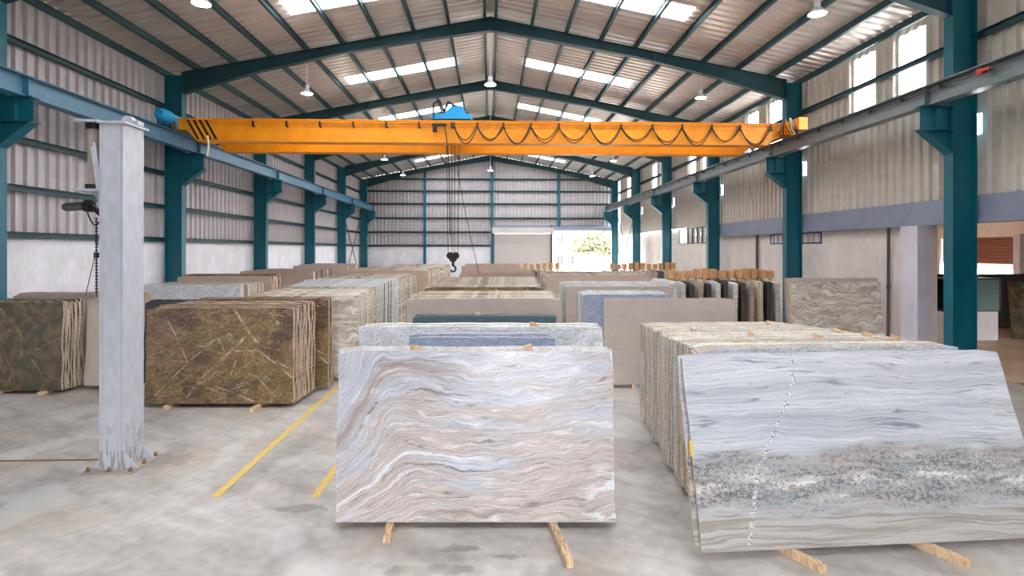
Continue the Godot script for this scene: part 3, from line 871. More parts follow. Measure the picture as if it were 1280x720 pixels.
func build_crane() -> void:
	var root := thing("overhead_crane", "orange double-girder overhead crane spanning the hall on both runway beams", "crane", Vector3(0, 0, -19.6))
	for k in 2:
		var z := 0.0 if k == 0 else -2.0
		var m := MB.new()
		m.prism(PackedVector2Array([Vector2(-10.65, 7.16), Vector2(-10.3, 7.16), Vector2(-9.95, 6.80), Vector2(9.75, 6.80), Vector2(10.2, 7.16), Vector2(10.65, 7.16), Vector2(10.65, 7.52), Vector2(-10.65, 7.52)]), z - 0.2, z + 0.2)
		m.span(Vector3(-10.65, 7.52, z - 0.25), Vector3(10.65, 7.55, z + 0.25))
		m.span(Vector3(-9.95, 6.775, z - 0.24), Vector3(9.75, 6.80, z + 0.24))
		m.span(Vector3(-9.4, 7.31, z + 0.2), Vector3(9.6, 7.335, z + 0.215))
		var g := put("girder", m.mesh(M.orange), root)
		m = MB.new()
		m.span(Vector3(-9.8, 7.55, z - 0.03), Vector3(9.8, 7.60, z + 0.03))
		put("trolley_rail", m.mesh(M.steel), g)
		if k == 0:
			for i in 4:
				m = MB.new()
				var x := -10.3 + i * 0.2
				m.prism(PackedVector2Array([Vector2(x, 7.5), Vector2(x + 0.085, 7.5), Vector2(x + 0.445, 6.84), Vector2(x + 0.36, 6.84)]), z + 0.2, z + 0.206)
				put("hazard_stripe", m.mesh(M.black), g)
	for s: float in [-1.0, 1.0]:
		var m := MB.new()
		m.span(Vector3(s * 10.7 - 0.18, 7.2, -2.9), Vector3(s * 10.7 + 0.12, 7.62, 0.9))
		var e := put("end_carriage", m.mesh(M.crane_blue if s < 0.0 else M.orange), root)
		for z in [0.6, -2.6]:
			m = MB.new()
			m.tube(Vector3(s * 10.55 - 0.04, 7.24, z), Vector3(s * 10.55 + 0.04, 7.24, z), 0.16, 0.16, 16)
			put("wheel", m.mesh(M.steel), e)
		if s < 0.0:
			m = MB.new()
			m.tube(Vector3(-10.5, 7.42, 0.9), Vector3(-10.5, 7.42, 1.35), 0.2, 0.2, 16)
			m.tube(Vector3(-10.5, 7.42, 1.35), Vector3(-10.5, 7.42, 1.45), 0.2, 0.13, 16)
			put("drive_motor", m.mesh(M.crane_blue), e)
	# trolley with drum and motor
	var tm := MB.new()
	tm.span(Vector3(-2.05, 7.62, -2.2), Vector3(-0.65, 7.80, 0.2))
	tm.prism(PackedVector2Array([Vector2(-1.75, 7.80), Vector2(-0.8, 7.80), Vector2(-1.0, 8.22), Vector2(-1.35, 8.25), Vector2(-1.6, 8.0)]), -0.9, -0.4)
	var tr := put("trolley", tm.mesh(M.crane_blue), root)
	tm = MB.new()
	tm.tube(Vector3(-1.9, 8.0, -1.3), Vector3(-0.8, 8.0, -1.3), 0.24, 0.24, 18)
	put("drum", tm.mesh(M.steel), tr)
	tm = MB.new()
	tm.path([Vector3(-1.95, 7.6, 0.3), Vector3(-1.95, 8.1, 0.3), Vector3(-1.75, 8.25, 0.2), Vector3(-1.6, 7.9, 0.1), Vector3(-1.45, 8.2, 0.2), Vector3(-1.2, 8.05, 0.2)], 0.035)
	tm.span(Vector3(-2.0, 7.35, 0.26), Vector3(-1.5, 7.42, 0.34))
	tm.span(Vector3(-1.97, 7.15, 0.26), Vector3(-1.83, 7.42, 0.36))
	put("cable_arm", tm.mesh(M.black), tr)
	# ropes, hook block and hook
	for x in [-1.62, -1.42, -1.30, -1.12]:
		var rm := MB.new()
		rm.tube(Vector3(x, 7.8, -1.0), Vector3(-1.37 + (x + 1.37) * 0.7, 3.0, -1.0), 0.014, 0.014, 6)
		put("rope", rm.mesh(M.cable), root)
	var hm := MB.new()
	hm.prism(PackedVector2Array([Vector2(-1.56, 2.98), Vector2(-1.18, 2.98), Vector2(-1.17, 2.86), Vector2(-1.28, 2.66), Vector2(-1.46, 2.66), Vector2(-1.57, 2.86)]), -1.1, -0.9)
	hm.tube(Vector3(-1.47, 2.88, -1.15), Vector3(-1.47, 2.88, -0.85), 0.13, 0.13, 16)
	hm.tube(Vector3(-1.27, 2.88, -1.15), Vector3(-1.27, 2.88, -0.85), 0.13, 0.13, 16)
	var hb := put("hook_block", hm.mesh(M.black), root)
	hm = MB.new()
	hm.tube(Vector3(-1.37, 2.7, -1.0), Vector3(-1.37, 2.5, -1.0), 0.05, 0.05)
	var hp := []
	for i in 11:
		var a := PI * 0.5 + TAU * 0.68 * i / 10.0
		hp.append(Vector3(-1.37 - cos(a) * 0.1, 2.4 + sin(a) * 0.11, -1.0))
	hm.path(hp, 0.035, 8)
	put("hook", hm.mesh(M.black), hb)
	# pendant control cable and a slack line down to the hook
	var pm := MB.new()
	pm.path([Vector3(-1.58, 7.42, 0.32), Vector3(-1.5, 6.9, 0.3), Vector3(-1.42, 6.0, 0.3), Vector3(-1.38, 3.6, 0.3)], 0.02)
	put("pendant_cable", pm.mesh(M.cable), root)
	pm = MB.new()
	pm.path([Vector3(-1.2, 6.0, -0.9), Vector3(-0.95, 4.6, -0.9), Vector3(-0.42, 2.2, -0.9)], 0.012)
	put("slack_line", pm.mesh(M.cable), root)
	# festoon: carriers along the top flange, cables looping between them on the right half
	pm = MB.new()
	pm.span(Vector3(-9.3, 7.44, 0.24), Vector3(10.2, 7.48, 0.28))
	put("festoon_rail", pm.mesh(M.orange), root)
	var cm := MB.new()
	cm.span(Vector3(-0.03, -0.16, -0.02), Vector3(0.03, 0, 0.03))
	cm.tube(Vector3(0, -0.16, 0), Vector3(0.05, -0.20, 0.02), 0.03)
	var carrier := cm.mesh(M.black)
	for k in 7:
		put("festoon_carrier", carrier, root, Vector3(-8.05 + k * 1.12, 7.47, 0.27))
	var xs := [-1.25, -0.45, 0.45, 1.4, 2.37, 3.45, 4.55, 5.65, 6.7, 7.75, 8.75, 9.85]
	for i in xs.size():
		put("festoon_carrier", carrier, root, Vector3(xs[i], 7.47, 0.27))
		if i > 0:
			for c in 2:
				var fm := MB.new()
				var f := 0.52 + 0.09 * sin(i * 2.3 + c * 1.4)
				fm.path(sag(Vector3(xs[i - 1], 7.34, 0.26 + c * 0.05), Vector3(xs[i] - 0.05 * c, 7.34, 0.26 + c * 0.05), f, 14), 0.018)
				put("festoon_cable", fm.mesh(M.cable), root)
	# the bunch of cables where the festoon ends, and a loose white strap at the other end
	rng.seed = 77
	for i in 7:
		var bm := MB.new()
		var a := Vector3(9.9 + rng.randf() * 0.5, 7.5 + rng.randf() * 0.2, 0.25 + rng.randf() * 0.5)
		bm.path(sag(a, a + Vector3(rng.randf_range(-0.2, 0.3), -0.2 - rng.randf() * 0.4, 0.1), 0.12 + rng.randf() * 0.2, 6), 0.02)
		put("loose_cable", bm.mesh([M.cable, M.orange, M.lamp_metal][i % 3]), root)
	pm = MB.new()
	pm.path([Vector3(-9.55, 6.95, 0.3), Vector3(-9.5, 6.6, 0.32), Vector3(-9.55, 6.25, 0.32)], 0.03)
	put("strap", pm.mesh(M.lamp_metal), root)


func build_brace(s: float) -> void:
	var root := thing("cross_bracing", "crossed steel bracing rods between the last two %s columns" % ("left" if s < 0.0 else "right"), "bracing", Vector3(s * 11.4, 0, -46.8))
	for k in 2:
		var m := MB.new()
		var z := 3.2 if k == 0 else -3.2
		m.tube(Vector3(0, 0.0, z), Vector3(0, 6.3, -z), 0.035)
		put("rod", m.mesh(M.steel), root)


func build_pillar() -> void:
	var root := thing("jib_crane_post", "white steel jib crane post bolted to the floor at the left", "post", Vector3(-5.28, 0, -8.26))
	var m := MB.new()
	m.span(Vector3(-0.35, 0, -0.35), Vector3(0.35, 0.025, 0.35))
	var bp := put("base_plate", m.mesh(M.pillar_dirt), root)
	var bm := MB.new()
	bm.tube(Vector3(0, 0.025, 0), Vector3(0, 0.055, 0), 0.028, 0.028, 6)
	bm.tube(Vector3(0, 0.055, 0), Vector3(0, 0.085, 0), 0.014, 0.014, 8)
	var bolt := bm.mesh(M.rust)
	for p in [[-0.29, 0.29], [0.0, 0.30], [0.29, 0.29], [0.3, 0.0], [0.29, -0.29], [-0.29, -0.29], [-0.3, 0.0]]:
		put("anchor_bolt", bolt, bp, Vector3(p[0], 0, p[1]))
	for g in [[-0.17, -0.32], [0.15, 0.32]]:
		for z: float in [-0.23, 0.16]:
			m = MB.new()
			m.prism(PackedVector2Array([Vector2(g[0], 0.025), Vector2(g[1], 0.025), Vector2(g[0], 0.22)]), z, z + 0.015)
			put("gusset", m.mesh(M.pillar), root)
	# boxed section: two cover plates over a narrower box
	m = MB.new()
	m.span(Vector3(-0.15, 0.025, -0.225), Vector3(0.13, 4.86, 0.225))
	m.span(Vector3(0.13, 0.025, -0.235), Vector3(0.15, 4.86, 0.235))
	m.span(Vector3(-0.17, 0.025, -0.235), Vector3(-0.15, 4.86, 0.235))
	m.span(Vector3(0.08, 0.025, 0.225), Vector3(0.125, 4.86, 0.238))
	m.span(Vector3(-0.15, 0.025, 0.225), Vector3(-0.13, 4.86, 0.238))
	put("column", m.mesh(M.pillar), root)
	m = MB.new()
	m.span(Vector3(-0.5, 4.88, -0.20), Vector3(-0.17, 4.91, 0.28))
	m.span(Vector3(-0.17, 4.86, -0.28), Vector3(0.20, 4.89, 0.28))
	m.span(Vector3(-0.2, 4.92, -0.24), Vector3(0.15, 4.98, -0.1))
	m.tube(Vector3(-0.02, 4.98, -0.22), Vector3(-0.02, 4.98, -0.12), 0.08, 0.08, 12)
	put("cap_plate", m.mesh(M.pillar), root)
	m = MB.new()
	m.tube(Vector3(-0.34, 4.0, 0.1), Vector3(-0.34, 4.84, 0.1), 0.07, 0.07, 16)
	var pv := put("pivot_tube", m.mesh(M.pillar_dirt), root)
	m = MB.new()
	m.tube(Vector3(-0.34, 4.80, 0.1), Vector3(-0.34, 4.88, 0.1), 0.10, 0.10, 16)
	m.tube(Vector3(-0.34, 3.95, 0.1), Vector3(-0.34, 4.02, 0.1), 0.10, 0.10, 16)
	put("bearing", m.mesh(M.black), pv)
	m = MB.new()
	m.span(Vector3(-0.52, 3.92, -0.1), Vector3(-0.17, 3.95, 0.25))
	m.prism(PackedVector2Array([Vector2(-0.17, 3.92), Vector2(-0.42, 3.92), Vector2(-0.17, 3.6)]), 0.02, 0.04)
	m.bar(Vector3(-0.29, 4.55, 0.2), Vector3(-0.21, 3.95, 0.2), 0.02, 0.04)
	m.bar(Vector3(-0.25, 4.6, 0.22), Vector3(-0.17, 4.05, 0.22), 0.02, 0.03)
	put("bearing_bracket", m.mesh(M.pillar), root)
	m = MB.new()
	m.tube(Vector3(-0.72, 3.70, 0.1), Vector3(-0.45, 3.72, 0.1), 0.06, 0.06, 14)
	m.tube(Vector3(-0.75, 3.70, 0.1), Vector3(-0.72, 3.70, 0.1), 0.045, 0.06, 14)
	var mo := put("motor", m.mesh(M.steel), root)
	m = MB.new()
	m.tube(Vector3(-0.45, 3.72, 0.1), Vector3(-0.36, 3.71, 0.1), 0.085, 0.085, 14)
	m.bar(Vector3(-0.37, 3.72, 0.1), Vector3(-0.19, 3.56, 0.1), 0.05, 0.06)
	m.path(sag(Vector3(-0.42, 3.66, 0.12), Vector3(-0.24, 3.5, 0.12), 0.12, 6), 0.01)
	put("gear_case", m.mesh(M.black), mo)
	m = MB.new()
	for k in 24:
		m.tube(Vector3(-0.30, 3.55 - k * 0.045, 0.1), Vector3(-0.30, 3.525 - k * 0.045, 0.1), 0.016, 0.016, 6)
	m.tube(Vector3(-0.30, 3.55, 0.1), Vector3(-0.30, 2.42, 0.1), 0.007, 0.007, 5)
	m.tube(Vector3(-0.30, 3.06, 0.1), Vector3(-0.30, 2.98, 0.1), 0.035, 0.035, 8)
	put("chain", m.mesh(M.black), root)
	m = MB.new()
	m.tube(Vector3(-0.23, 3.3, 0.14), Vector3(-0.42, 2.46, 0.14), 0.006, 0.006, 5)
	put("guide_line", m.mesh(M.steel), root)


# ---------------------------------------------------------------- stone slabs
# one sawn slab, w wide, h high, t thick: polished faces, rough edges with a broken outline
func slab_mesh(w: float, h: float, t: float, face: Material, edge: Material, rough := 0.012, cut := 0.0) -> ArrayMesh:
	var o := PackedVector2Array()
	var nx := 14
	var ny := 8
	for i in ny:
		o.append(Vector2(-w / 2 + rng.randf_range(0, rough * 1.6), h * i / ny if i else 0.0))
	for i in nx:
		o.append(Vector2(-w / 2 + w * i / nx + (rng.randf_range(0.0, 0.03) if i == 0 else 0.0), h - rng.randf_range(0, rough) - (rng.randf_range(0.01, 0.05) if i == 0 else 0.0)))
	for i in ny:
		var f := 1.0 - float(i) / ny
		o.append(Vector2(w / 2 - rng.randf_range(0, rough * 1.6) - cut * f - (rng.randf_range(0.0, 0.03) if i == 0 else 0.0), h * f - (rng.randf_range(0.01, 0.05) if i == 0 else rng.randf_range(0, rough))))
	o.append(Vector2(w / 2, 0))
	# o runs clockwise: up the left side, along the top, down the right side
	var idx := Geometry2D.triangulate_polygon(o)
	var fm := MB.new()
	var uv := func(p: Vector2) -> Vector2: return Vector2(p.x / w + 0.5, 1.0 - p.y / h)
	for i in range(0, idx.size(), 3):
		var a := o[idx[i]]
		var b := o[idx[i + 1]]
		var c := o[idx[i + 2]]
		if (b - a).cross(c - a) > 0.0:
			var k := b
			b = c
			c = k
		fm.tri(Vector3(a.x, a.y, 0), Vector3(b.x, b.y, 0), Vector3(c.x, c.y, 0), uv.call(a), uv.call(b), uv.call(c))
		fm.tri(Vector3(a.x, a.y, -t), Vector3(c.x, c.y, -t), Vector3(b.x, b.y, -t), uv.call(a), uv.call(c), uv.call(b))
	var em := MB.new()
	var run := rng.randf() * 3.0
	for i in o.size():
		var a := o[i]
		var b := o[(i + 1) % o.size()]
		var L := a.distance_to(b) * 0.45
		em.quad(Vector3(a.x, a.y, -t), Vector3(b.x, b.y, -t), Vector3(b.x, b.y, 0), Vector3(a.x, a.y, 0), Rect2(run, 0, L, 1))
		run += L
	var m := fm.add_to(ArrayMesh.new(), face)
	return em.add_to(m, edge)


# a pack of slabs standing on two bearers: corners in plan as (x, depth), front left, front right, back left, back right
func pack(name_: String, fl: Vector2, fr: Vector2, bl: Vector2, br: Vector2, n: int, h0: float, h1: float, o: Dictionary) -> void:
	var pitch := fl.distance_to(bl) / maxf(1.0, n - 1.0)
	var t: float = o.get("t", clampf(pitch * 0.9, 0.03, 0.13))
	var faces: Array = o.faces
	var edges: Array = o.edges
	var front: String = o.front
	var rest: String = o.get("rest", "")
	var wf := fl.distance_to(fr)
	var kinds := []
	for k in o.get("variants", 4):
		kinds.append(slab_mesh(wf, h0, t, faces[1 + k % (faces.size() - 1)] if faces.size() > 1 else faces[0], edges[k % edges.size()], o.get("rough", 0.014)))
	var first := slab_mesh(wf, h0, t, faces[0], edges[0], o.get("rough", 0.014), o.get("cut", 0.0))
	var jx: float = o.get("jx", 0.02)
	var jh: float = o.get("jh", 0.015)
	var lean: float = o.get("lean", 0.03)
	for i in n:
		var f := float(i) / maxf(1.0, n - 1.0)
		var a := fl.lerp(bl, f)
		var b := fr.lerp(br, f)
		if i > 0:
			a.x += rng.randf_range(-jx, jx)
			b.x += rng.randf_range(-jx, jx)
		var mid := (a + b) * 0.5
		var yaw := atan2(b.y - a.y, b.x - a.x)
		var hh := lerpf(h0, h1, f) * (1.0 + (rng.randf_range(-jh, jh) if i > 0 else 0.0))
		var basis_ := Basis(Vector3.UP, yaw) * Basis(Vector3.RIGHT, -lean)
		basis_ = basis_.scaled_local(Vector3(a.distance_to(b) / wf, hh / h0, 1.0))
		var called: String = o.get("called", "stone_plate")
		var s := put(called, first if i == 0 else kinds[rng.randi() % kinds.size()], null, Vector3(mid.x, 0.081 + t * sin(lean), -mid.y), basis_)
		if i == 0 and o.has("mark"):
			var y: float = o.mark
			var mk := MB.new()
			mk.span(Vector3(-wf / 2 - 0.004, y, -t - 0.004), Vector3(-wf / 2 + 0.03, y + 0.16, 0.003))
			put("yellow_mark", mk.mesh(M.yellow), s)
		tag(s, front if i == 0 else "%s, %s from the front of the %s" % [rest, nth(i + 1), name_], "stone slab", name_ if n > 1 else "")
	# bearers
	var bo: Array = o.get("bearers", [0.22, 0.78])
	var out: Array = o.get("out", [0.12, 0.12])
	for k in bo.size():
		var p := fl.lerp(fr, bo[k])
		var q := bl.lerp(br, bo[k])
		var dir := (q - p).normalized()
		var skew: float = o.get("skew", [0.0, 0.0])[k]
		p -= dir * float(out[k])
		p.x += skew
		q += dir * (t + 0.1)
		var m := MB.new()
		var pa := Vector3(p.x, 0.04, -p.y)
		var qa := Vector3(q.x, 0.04, -q.y)
		m.bar(pa - (pa + qa) * 0.5 + Vector3(0, 0.04, 0), qa - (pa + qa) * 0.5 + Vector3(0, 0.04, 0), 0.075, 0.08)
		var be := put("timber_bearer", m.mesh(M.wood), null, Vector3((p.x + q.x) * 0.5, 0, -(p.y + q.y) * 0.5))
		tag(be, o.get("bearer_labels", ["timber bearer under the left end of the %s" % name_, "timber bearer under the right end of the %s" % name_])[k], "timber", "timber bearers under the slab packs")


func nth(k: int) -> String:
	var w := ["first", "second", "third", "fourth", "fifth", "sixth", "seventh", "eighth", "ninth", "tenth"]
	if k <= 10:
		return w[k - 1]
	return "%d%s" % [k, "th" if k % 100 in [11, 12, 13] else {1: "st", 2: "nd", 3: "rd"}.get(k % 10, "th")]


func chip(x: float, y: float, d: float, label: String) -> void:
	var m := MB.new()
	m.prism(PackedVector2Array([Vector2(-0.06, 0), Vector2(0.06, 0), Vector2(0.06, 0.025), Vector2(-0.05, 0.055)]), -0.03, 0.03)
	tag(put("wood_wedge", m.mesh(M.wood), null, Vector3(x, y, -d), Basis(Vector3.UP, x * 7.0 + d)), label, "wedge", "wooden wedges lying on the slab tops")


func build_slabs() -> void:
	rng.seed = 2024
	# the single pale pack in the middle foreground
	pack("middle foreground pack", Vector2(-1.73, 6.27), Vector2(1.39, 6.15), Vector2(-1.73, 6.44), Vector2(1.37, 6.32), 5, 1.88, 1.90, {
		"faces": [M.fold, M.pale], "edges": [M.edge_cream, M.edge_white], "t": 0.028, "lean": 0.07, "jx": 0.03, "jh": 0.004,
		"front": "light grey slab with pink and blue layers folding down at its left, middle foreground", "rest": "pale slab",
		"out": [0.28, 0.76], "bearers": [0.2, 0.775], "skew": [0.0, 0.02],
		"bearer_labels": ["short dark timber end under the left of the middle foreground slab", "long timber bearer sticking out toward the camera under the middle foreground slab"]})
	# the big pack on the right and the two slabs leaning on its front
	pack("leaning right foreground pair", Vector2(2.09, 5.48), Vector2(5.91, 5.646), Vector2(2.07, 5.54), Vector2(5.88, 5.70), 2, 1.94, 1.95, {
		"faces": [M.band], "edges": [M.edge_cream], "t": 0.03, "lean": 0.285, "jx": 0.02, "jh": 0.004, "cut": 0.1, "mark": 0.9,
		"front": "large grey-blue banded slab with a speckled layer and dotted white vein, right foreground", "rest": "banded slab hidden behind its twin",
		"out": [0.3, 0.33], "bearers": [0.245, 0.63], "skew": [0.06, 0.02],
		"bearer_labels": ["dark timber bearer end under the middle of the large banded right slab", "bright timber bearer end under the right of the large banded right slab"]})
	pack("big right pack", Vector2(2.37, 6.33), Vector2(5.62, 6.44), Vector2(2.73, 10.0), Vector2(5.29, 10.05), 58, 1.88, 1.70, {
		"faces": [M.pale], "edges": [M.edge_grey, M.edge_cream, M.edge_white, M.edge_cream, M.edge_brown, M.edge_white], "variants": 10, "t": 0.061, "lean": 0.02, "jx": 0.03, "jh": 0.01, "rough": 0.016,
		"front": "rough-edged slab at the very front of the big right pack, behind the leaning pair", "rest": "rough-edged cream or grey slab"})
	# behind the middle pack
	pack("speckled white pack", Vector2(-1.90, 8.08), Vector2(1.62, 7.94), Vector2(-1.88, 8.5), Vector2(1.64, 8.36), 6, 1.92, 1.93, {
		"faces": [M.pale], "edges": [M.edge_white], "front": "wide speckled white slab right behind the middle foreground pack", "rest": "white slab"})
	pack("small blue-grey pair", Vector2(-1.14, 7.65), Vector2(0.91, 7.57), Vector2(-1.14, 7.73), Vector2(0.92, 7.65), 2, 1.82, 1.84, {
		"faces": [M.blue_stone], "edges": [M.edge_white], "lean": 0.05, "front": "smaller blue-grey slab with a white top edge between the middle packs", "rest": "blue-grey slab"})
	pack("grey-beige centre pack", Vector2(-1.85, 12.28), Vector2(1.57, 12.15), Vector2(-1.78, 14.0), Vector2(1.64, 13.9), 12, 1.95, 1.97, {
		"faces": [M.plain, M.wave], "edges": [M.edge_cream, M.edge_white, M.edge_grey], "front": "plain grey-beige slab fronting the second pack along the centre row", "rest": "beige slab"})
	pack("dark slate set", Vector2(-1.57, 11.27), Vector2(1.34, 11.16), Vector2(-1.56, 11.5), Vector2(1.35, 11.4), 4, 1.69, 1.72, {
		"faces": [M.slate], "edges": [M.edge_grey], "lean": 0.05, "front": "dark slate-blue slab standing before the plain grey-beige centre slab", "rest": "dark slab"})
	pack("brown-streaked centre pack", Vector2(-1.84, 15.58), Vector2(1.48, 15.45), Vector2(-1.72, 18.5), Vector2(1.6, 18.4), 14, 1.98, 2.10, {
		"faces": [M.brown, M.wave], "edges": [M.edge_brown, M.edge_cream], "jh": 0.02, "front": "dark brown streaked slab fronting the third pack along the centre row", "rest": "cream-edged slab"})
	pack("fourth centre pack", Vector2(-1.25, 22.06), Vector2(1.7, 21.95), Vector2(-1.2, 24.0), Vector2(1.75, 23.9), 8, 2.10, 2.14, {
		"faces": [M.tan, M.plain], "edges": [M.edge_cream, M.edge_brown], "jx": 0.06, "jh": 0.03, "front": "pinkish tan slab fronting the fourth pack along the centre row", "rest": "tan slab"})
	pack("farthest centre pack", Vector2(-1.63, 31.3), Vector2(1.7, 31.2), Vector2(-1.5, 34.0), Vector2(1.8, 33.9), 5, 2.12, 2.2, {
		"faces": [M.tan], "edges": [M.edge_cream, M.edge_brown], "jx": 0.08, "jh": 0.03, "front": "tan slab fronting the farthest centre pack, before the closed shutter", "rest": "tan slab"})
	# to the right of the centre
	pack("bare grey-beige set behind the big right pack", Vector2(2.54, 12.46), Vector2(5.52, 12.35), Vector2(2.56, 12.6), Vector2(5.53, 12.5), 3, 1.91, 1.90, {
		"faces": [M.plain], "edges": [M.edge_grey], "lean": 0.04, "front": "tall plain grey-beige slab left bare behind the big right pack", "rest": "plain slab"})
	pack("narrow blue-white pack", Vector2(2.26, 13.67), Vector2(4.46, 13.59), Vector2(2.31, 14.9), Vector2(4.5, 14.8), 8, 1.92, 1.94, {
		"faces": [M.blue_stone, M.pale], "edges": [M.edge_white, M.edge_dark, M.edge_cream], "jx": 0.05, "front": "blue-white slab fronting the narrow pack behind the plain grey-beige slab", "rest": "mixed slab"})
	pack("cream-topped pack right of centre", Vector2(2.26, 16.63), Vector2(5.48, 16.5), Vector2(2.35, 18.9), Vector2(5.57, 18.8), 11, 1.92, 1.96, {
		"faces": [M.plain, M.pale], "edges": [M.edge_white, M.edge_cream], "jx": 0.05, "front": "grey slab with a bright cream top edge in the third right-of-centre pack", "rest": "cream-edged slab"})
	pack("tan pack toward the open door", Vector2(2.02, 20.44), Vector2(5.82, 20.3), Vector2(2.13, 23.4), Vector2(5.94, 23.3), 8, 2.08, 2.12, {
		"faces": [M.tan, M.wave], "edges": [M.edge_brown, M.edge_cream], "jx": 0.06, "front": "tan slab fronting the fourth right-of-centre pack toward the open door", "rest": "tan slab"})
	# left of the centre
	pack("brown cracked pack", Vector2(-6.77, 11.22), Vector2(-3.85, 11.11), Vector2(-6.72, 12.3), Vector2(-3.79, 12.2), 19, 1.88, 1.92, {
		"faces": [M.brown], "edges": [M.edge_pink, M.edge_pink, M.edge_brown, M.edge_cream], "variants": 6, "t": 0.052, "jx": 0.014, "rough": 0.02,
		"front": "brown slab crossed by pale cracks, front of the pack by the yellow line", "rest": "brown slab",
		"out": [0.14, 0.3], "bearers": [0.17, 0.77], "bearer_labels": ["timber stub under the left of the pale-cracked brown slab", "timber stub under the right of the pale-cracked brown slab"]})
	pack("rust-brown set behind the cracked pack", Vector2(-6.5, 12.55), Vector2(-3.56, 12.45), Vector2(-6.5, 12.75), Vector2(-3.54, 12.65), 4, 1.94, 1.95, {
		"faces": [M.brown], "edges": [M.edge_brown], "front": "rust-brown slab peeking out right behind the pale-cracked brown pack", "rest": "rust-brown slab"})
	pack("cream wavy pack", Vector2(-5.9, 13.44), Vector2(-3.11, 13.33), Vector2(-5.84, 14.9), Vector2(-3.05, 14.8), 12, 1.93, 1.96, {
		"faces": [M.wave], "edges": [M.edge_white, M.edge_cream], "jx": 0.03, "front": "cream slab with grey wavy layers behind the brown cracked pack", "rest": "cream slab"})
	pack("third pack along the left aisle", Vector2(-6.46, 17.46), Vector2(-3.51, 17.35), Vector2(-6.3, 19.4), Vector2(-3.3, 19.3), 11, 1.89, 2.0, {
		"faces": [M.wave, M.pale], "edges": [M.edge_white, M.edge_dark, M.edge_cream], "jx": 0.04, "front": "white wavy slab fronting the third pack along the left aisle", "rest": "white slab"})
	pack("fourth pack along the left aisle", Vector2(-6.51, 20.27), Vector2(-3.28, 20.14), Vector2(-6.39, 23.2), Vector2(-3.1, 23.1), 9, 1.96, 2.04, {
		"faces": [M.pale, M.wave], "edges": [M.edge_cream, M.edge_white], "jx": 0.06, "front": "pale slab fronting the fourth pack along the left aisle", "rest": "pale slab"})
	pack("fifth pack along the left aisle", Vector2(-7.3, 28.3), Vector2(-3.12, 28.14), Vector2(-7.1, 32.3), Vector2(-2.96, 32.1), 8, 1.98, 2.06, {
		"faces": [M.tan, M.wave], "edges": [M.edge_white, M.edge_dark, M.edge_cream], "jx": 0.08, "front": "beige slab fronting the fifth pack along the left aisle", "rest": "beige slab"})
	pack("last pack along the left aisle", Vector2(-6.65, 35.3), Vector2(-2.8, 35.1), Vector2(-6.5, 38.2), Vector2(-2.68, 38.1), 6, 1.98, 2.05, {
		"faces": [M.wave], "edges": [M.edge_cream, M.edge_dark], "jx": 0.08, "front": "grey-beige slab fronting the last pack along the left aisle", "rest": "grey-beige slab"})
	# by the left wall
	pack("olive pack at the left edge", Vector2(-10.9, 12.42), Vector2(-9.18, 12.36), Vector2(-10.9, 12.95), Vector2(-9.14, 12.9), 10, 1.89, 1.92, {
		"faces": [M.dark], "edges": [M.edge_pink, M.edge_grey, M.edge_cream], "variants": 5, "t": 0.052, "rough": 0.02, "jx": 0.02, "front": "dark olive slab with thin pale veins at the left edge of the photo", "rest": "cream-edged slab"})
	pack("plain brown set by the left wall", Vector2(-11.45, 13.85), Vector2(-8.3, 13.7), Vector2(-11.4, 14.1), Vector2(-8.3, 14.0), 4, 1.96, 1.97, {
		"faces": [M.plain], "edges": [M.edge_brown], "lean": 0.02, "front": "plain brown-grey slab behind the dark olive pack by the left wall", "rest": "brown-grey slab"})
	pack("offcuts left of the white post", Vector2(-9.0, 12.75), Vector2(-8.3, 12.75), Vector2(-9.0, 13.3), Vector2(-8.25, 13.3), 3, 1.9, 1.92, {
		"faces": [M.plain], "edges": [M.edge_cream], "t": 0.05, "lean": 0.06, "bearers": [], "front": "narrow offcut slab leaning left of the white post", "rest": "narrow slab"})
	pack("dark set right of the white post", Vector2(-7.84, 12.95), Vector2(-6.6, 12.9), Vector2(-7.83, 13.2), Vector2(-6.6, 13.15), 4, 1.84, 1.86, {
		"faces": [M.charcoal], "edges": [M.edge_dark], "front": "dark slab half hidden by the white post and the brown cracked pack", "rest": "dark slab"})
	pack("light grey pack behind the white post", Vector2(-10.33, 17.0), Vector2(-7.42, 16.9), Vector2(-10.28, 18.4), Vector2(-7.36, 18.3), 8, 1.98, 1.99, {
		"faces": [M.pale, M.plain], "edges": [M.edge_white, M.edge_cream], "jx": 0.05, "front": "light grey slab just right of the white post, before the second left column", "rest": "light grey slab"})
	pack("tan pack by the second left column", Vector2(-10.7, 19.5), Vector2(-7.46, 19.4), Vector2(-10.7, 20.0), Vector2(-7.42, 19.95), 5, 2.12, 2.16, {
		"faces": [M.tan, M.brown], "edges": [M.edge_brown, M.edge_cream], "front": "tan slab right at the foot of the second left column", "rest": "tan slab"})
	pack("beige pack by the third left column", Vector2(-10.8, 24.5), Vector2(-7.6, 24.4), Vector2(-10.7, 26.5), Vector2(-7.5, 26.4), 5, 2.1, 2.15, {
		"faces": [M.tan, M.plain], "edges": [M.edge_cream, M.edge_dark], "jx": 0.08, "front": "beige slab by the third left column", "rest": "beige slab"})
	pack("grey-beige pack by the fourth left column", Vector2(-10.8, 31.0), Vector2(-7.8, 30.9), Vector2(-10.7, 33.5), Vector2(-7.8, 33.4), 4, 2.15, 2.2, {
		"faces": [M.plain], "edges": [M.edge_cream, M.edge_brown], "jx": 0.08, "front": "grey-beige slab by the fourth left column", "rest": "grey-beige slab"})
